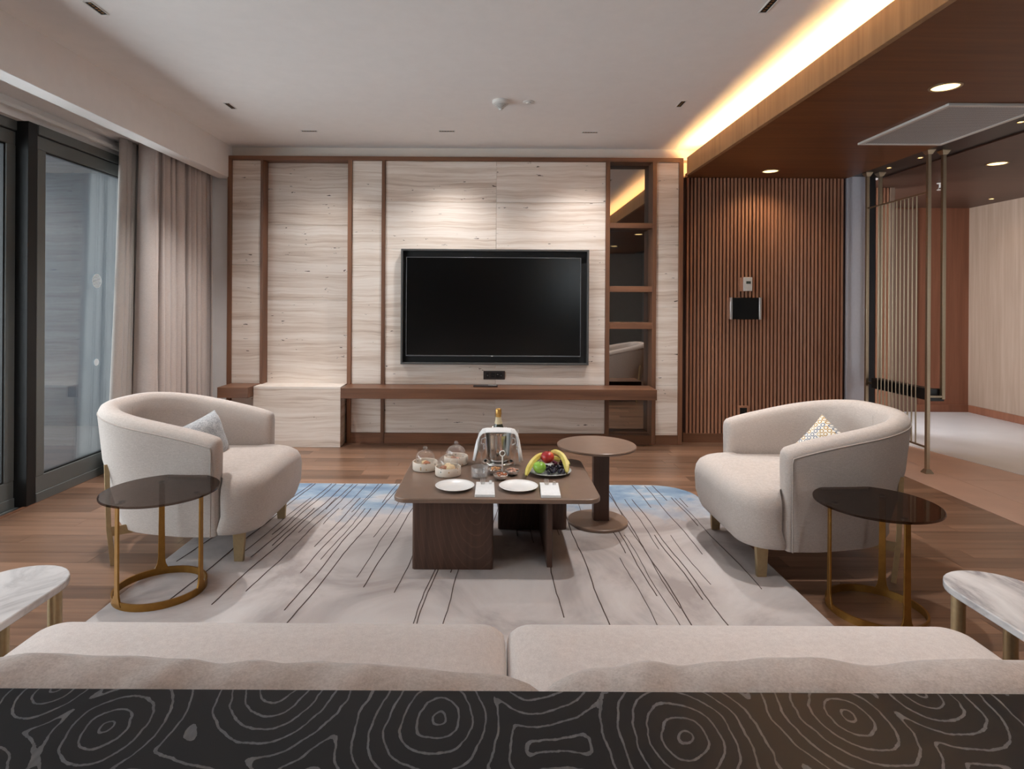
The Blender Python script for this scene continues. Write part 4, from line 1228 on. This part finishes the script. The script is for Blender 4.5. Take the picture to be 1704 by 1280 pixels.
tm = thing('tumbler', 'ribbed clear water tumbler in front of the ice bucket', 'glass', (-0.072, 3.115, CT))
c = (-0.072, 3.115, CT)
bm = bmesh.new(); seg = 72
prof = [(0.038, 0.0), (0.042, 0.004), (0.0435, 0.02), (0.0445, 0.058), (0.0425, 0.058), (0.041, 0.020), (0.037, 0.010)]
rings(bm, [[(c[0] + (r_ + (0.0009 if (k % 2 and i < 3) else 0)) * math.cos(2 * PI * k / seg), c[1] + (r_ + (0.0009 if (k % 2 and i < 3) else 0)) * math.sin(2 * PI * k / seg), c[2] + z_) for k in range(seg)] for i, (r_, z_) in enumerate(prof)])
obj('glass_wall', bm, M['ribbed_glass'], tm, smooth=True, angle=40)
obj('water', lathe([(0.0365, 0.0105), (0.0405, 0.020), (0.0415, 0.036)], c, 40), M['glass'], tm, smooth=True, angle=60)

nd = thing('nut_dish', 'three-bowl steel nut dish with a central stem', 'dish', (0.045, 3.15, CT))
rnd = random.Random(4)
for bx, by, m in ((0.036, 3.085, 'nut_brown'), (0.098, 3.165, 'nut_pink'), (0.006, 3.185, 'nut_tan')):
    c = (bx, by, CT)
    bw = obj('bowl', lathe([(0.012, 0), (0.022, 0.003), (0.034, 0.014), (0.038, 0.026), (0.0365, 0.0265), (0.032, 0.016), (0.014, 0.007)], c, 30), M['silver'], nd, smooth=True, angle=70)
    for k in range(22):
        a, q = rnd.uniform(0, 2 * PI), 0.028 * math.sqrt(rnd.random())
        b2 = bmesh.new(); bmesh.ops.create_icosphere(b2, subdivisions=1, radius=0.0065)
        ra = rnd.uniform(0, PI)
        for v in b2.verts:
            v.co.x *= 1.45; v.co.z *= 0.75
            v.co = Matrix.Rotation(ra, 3, 'Z') @ v.co
            v.co += Vector((bx + q * math.cos(a), by + q * math.sin(a), CT + 0.022 + (0.032 - q) * 0.35 + rnd.uniform(0, 0.004)))
        obj('nut', b2, M[m], bw, smooth=True, angle=180)
obj('stem', tube([(0.046, 3.148, CT + 0.004), (0.046, 3.148, CT + 0.105)], 0.0042, 10), M['silver'], nd, smooth=True)
obj('ring_handle', tube([(0.046 + 0.014 * math.cos(a), 3.148, CT + 0.118 + 0.014 * math.sin(a)) for a in [2 * PI * k / 16 for k in range(17)]], 0.003, 8), M['silver'], nd, smooth=True)

# fruit plate
FX, FY = 0.296, 3.205
M['fruit_plate'] = plain('grey_green_plate', lin(186, 190, 188), 0.25, fine=0.08)
tag(obj('fruit_plate', lathe([(0.05, 0), (0.062, 0.002), (0.095, 0.010), (0.117, 0.018), (0.118, 0.020), (0.115, 0.021), (0.090, 0.013), (0.05, 0.008)], (FX, FY, CT), 56), M['fruit_plate'], smooth=True, angle=60),
    'round grey plate piled with fruit', 'plate')
def apple(name, label, cx, cy, cz, R_, mat, stalk=True):
    r = thing(name, label, 'fruit', (cx, cy, cz - R_ * 0.9))
    prof = []
    for k in range(15):
        a = -PI / 2 + PI * k / 14
        rr = R_ * math.cos(a) * (1 + 0.06 * math.sin(a))
        zz = R_ * 0.92 * math.sin(a) - (0.22 * R_ * math.exp(-(rr / (0.30 * R_)) ** 2) if a > 0 else -0.10 * R_ * math.exp(-(rr / (0.3 * R_)) ** 2))
        prof.append((max(rr, 0.0008), zz))
    o = obj('flesh', lathe(prof, (cx, cy, cz), 28), M[mat], r, smooth=True, angle=180)
    if stalk: obj('stalk', tube([(cx, cy, cz + R_ * 0.66), (cx + 0.002, cy, cz + R_ * 0.85), (cx + 0.006, cy, cz + R_ * 1.02)], 0.0015, 6), M['stalk'], r)
apple('green_apple', 'green apple at the front of the fruit plate', 0.240, 3.145, CT + 0.047, 0.034, 'green_apple')
apple('red_apple', 'red apple on top of the fruit pile', 0.288, 3.215, CT + 0.082, 0.036, 'red_apple')
def banana(label, pts, R_):
    r = thing('banana', label, 'fruit', Vector(pts[len(pts) // 2]) - Vector((0, 0, 0.02)), 'bananas on the fruit plate')
    P_ = [Vector(p) for p in pts]
    # smooth path
    dense = []
    m = len(P_)
    for i in range(m - 1):
        p0, p1, p2, p3 = P_[max(i - 1, 0)], P_[i], P_[i + 1], P_[min(i + 2, m - 1)]
        for k in range(6):
            t = k / 6
            dense.append(0.5 * ((2 * p1) + (p2 - p0) * t + (2 * p0 - 5 * p1 + 4 * p2 - p3) * t * t + (3 * p1 - p0 - 3 * p2 + p3) * t ** 3))
    dense.append(P_[-1])
    n = len(dense)
    rad = [R_ * (0.30 + 0.70 * min(1, (i / n) * 6.0) ** 0.8 if i < n * 0.2 else (1.0 if i < n * 0.72 else max(0.22, 1 - ((i / n - 0.72) / 0.28) ** 1.5 * 0.78))) for i in range(n)]
    obj('skin', tube(dense, rad, 6), M['banana'], r, smooth=True, angle=30)
    obj('tip', tube([dense[-2], dense[-1], dense[-1] + (dense[-1] - dense[-2]) * 1.2], R_ * 0.24, 6), M['banana_tip'], r)
z = CT
banana('yellow banana arching over the left side of the fruit plate', [(0.292, 3.265, z + 0.072), (0.255, 3.245, z + 0.082), (0.215, 3.195, z + 0.070), (0.184, 3.14, z + 0.045), (0.168, 3.095, z + 0.018)], 0.0165)
banana('yellow banana arching over the right side of the fruit plate', [(0.305, 3.275, z + 0.085), (0.335, 3.255, z + 0.098), (0.368, 3.215, z + 0.086), (0.382, 3.165, z + 0.055), (0.380, 3.125, z + 0.026)], 0.0170)
banana('darker-ended banana lying behind the grapes', [(0.300, 3.285, z + 0.052), (0.345, 3.285, z + 0.056), (0.385, 3.262, z + 0.050), (0.405, 3.225, z + 0.040)], 0.0150)
gb = thing('grape_bunch', 'bunch of dark grapes at the front right of the fruit plate', 'fruit', (0.325, 3.17, CT + 0.012))
rnd = random.Random(12)
pts = []
tries = 0
while len(pts) < 34 and tries < 4000:
    tries += 1
    x, y = rnd.uniform(0.278, 0.372), rnd.uniform(3.118, 3.235)
    zz = CT + 0.022 + max(0, (y - 3.13)) * 0.42 * rnd.random() + rnd.uniform(0, 0.012)
    if all((Vector((x, y, zz)) - Vector(q)).length > 0.0155 for q in pts) and (Vector((x, y, zz)) - Vector((0.240, 3.145, CT + 0.047))).length > 0.044 and (Vector((x, y, zz)) - Vector((0.288, 3.215, CT + 0.082))).length > 0.045:
        pts.append((x, y, zz))
bms = bmesh.new(); bmesh.ops.create_icosphere(bms, subdivisions=2, radius=0.0096)
for f in bms.faces: f.smooth = True
mes = {}
for m in ('grape', 'grape_red'):
    mes[m] = bpy.data.meshes.new('grape'); bms.to_mesh(mes[m]); mes[m].materials.append(M[m])
bms.free()
for q in pts:
    o = link('grape', mes['grape_red' if q[2] > CT + 0.045 else 'grape'], None, gb, Vector(q) - gb.location)
    o.scale = (1, 1, rnd.uniform(1.0, 1.2))

# plates, napkins and cutlery
def plate(label, cx, cy):
    return tag(obj('dinner_plate', lathe([(0.055, 0), (0.060, 0.001), (0.080, 0.008), (0.0945, 0.0155), (0.0955, 0.0170), (0.094, 0.0178), (0.080, 0.0115), (0.062, 0.0065), (0.03, 0.0055)], (cx, cy, CT), 56), M['ceramic'], smooth=True, angle=60), label, 'plate', 'white plates at the table front')
plate('white plate at the front left of the coffee table', -0.189, 2.935)
plate('white plate at the front centre of the coffee table', 0.122, 2.935)
def setting(where, quad):
    z0 = CT
    bm = bmesh.new()
    q = [Vector((x, y, 0)) for x, y in quad]
    cen = sum(q, Vector()) / 4
    for i, (dz, g_) in enumerate(((0.0, 1.0), (0.0042, 0.995), (0.0084, 0.985))):
        lo, hi = z0 + dz, z0 + dz + 0.0040
        rings(bm, [[cen + (p - cen) * g_ * s_ + Vector((0, 0, h_)) for p in q] for h_, s_ in ((lo, 0.985), (lo + 0.001, 1.0), (hi - 0.001, 1.0), (hi, 0.985))])
    tag(obj('folded_napkin', bm, M['linen_white'], smooth=True, angle=50), 'folded white napkin ' + where, 'napkin')
    top = z0 + 0.0126
    ax = ((q[2] + q[3]) / 2 - (q[0] + q[1]) / 2).normalized()
    sd_ = Vector((ax.y, -ax.x, 0))
    far = (q[2] + q[3]) / 2
    def at(s, a, h): return far + sd_ * s + ax * a + Vector((0, 0, h))
    fk = thing('fork', 'steel fork with tines past the napkin ' + where, 'fork', at(-0.012, -0.05, top))
    b2 = bmesh.new()
    for k in range(4):
        s = -0.012 + (k - 1.5) * 0.0068
        tube([at(s, -0.022, top + 0.002), at(s, 0.005, top + 0.004), at(s, 0.030, top + 0.009)], [0.0014, 0.0013, 0.0007], 6, b2)
    obj('tines', b2, M['silver'], fk)
    obj('handle', tube([at(-0.012, -0.020, top + 0.002), at(-0.012, -0.032, top + 0.0018), at(-0.012, -0.044, top + 0.0016)], 0.01, 6, flat=(0.0016, 0.009), up=(0, 0, 1)), M['silver'], fk)
    kn = thing('table_knife', 'steel knife end showing on the napkin ' + where, 'knife', at(0.026, -0.03, top))
    obj('handle', tube([at(0.026, -0.038, top + 0.003), at(0.026, -0.02, top + 0.003), at(0.027, 0.004, top + 0.003)], 0.01, 8, flat=(0.0028, 0.0075), up=(0, 0, 1)), M['silver'], kn)
setting('between the two plates', [(-0.088, 2.800), (0.007, 2.800), (0.003, 3.000), (-0.087, 3.005)])
setting('right of the centre plate', [(0.222, 2.796), (0.314, 2.796), (0.322, 2.995), (0.229, 3.000)])
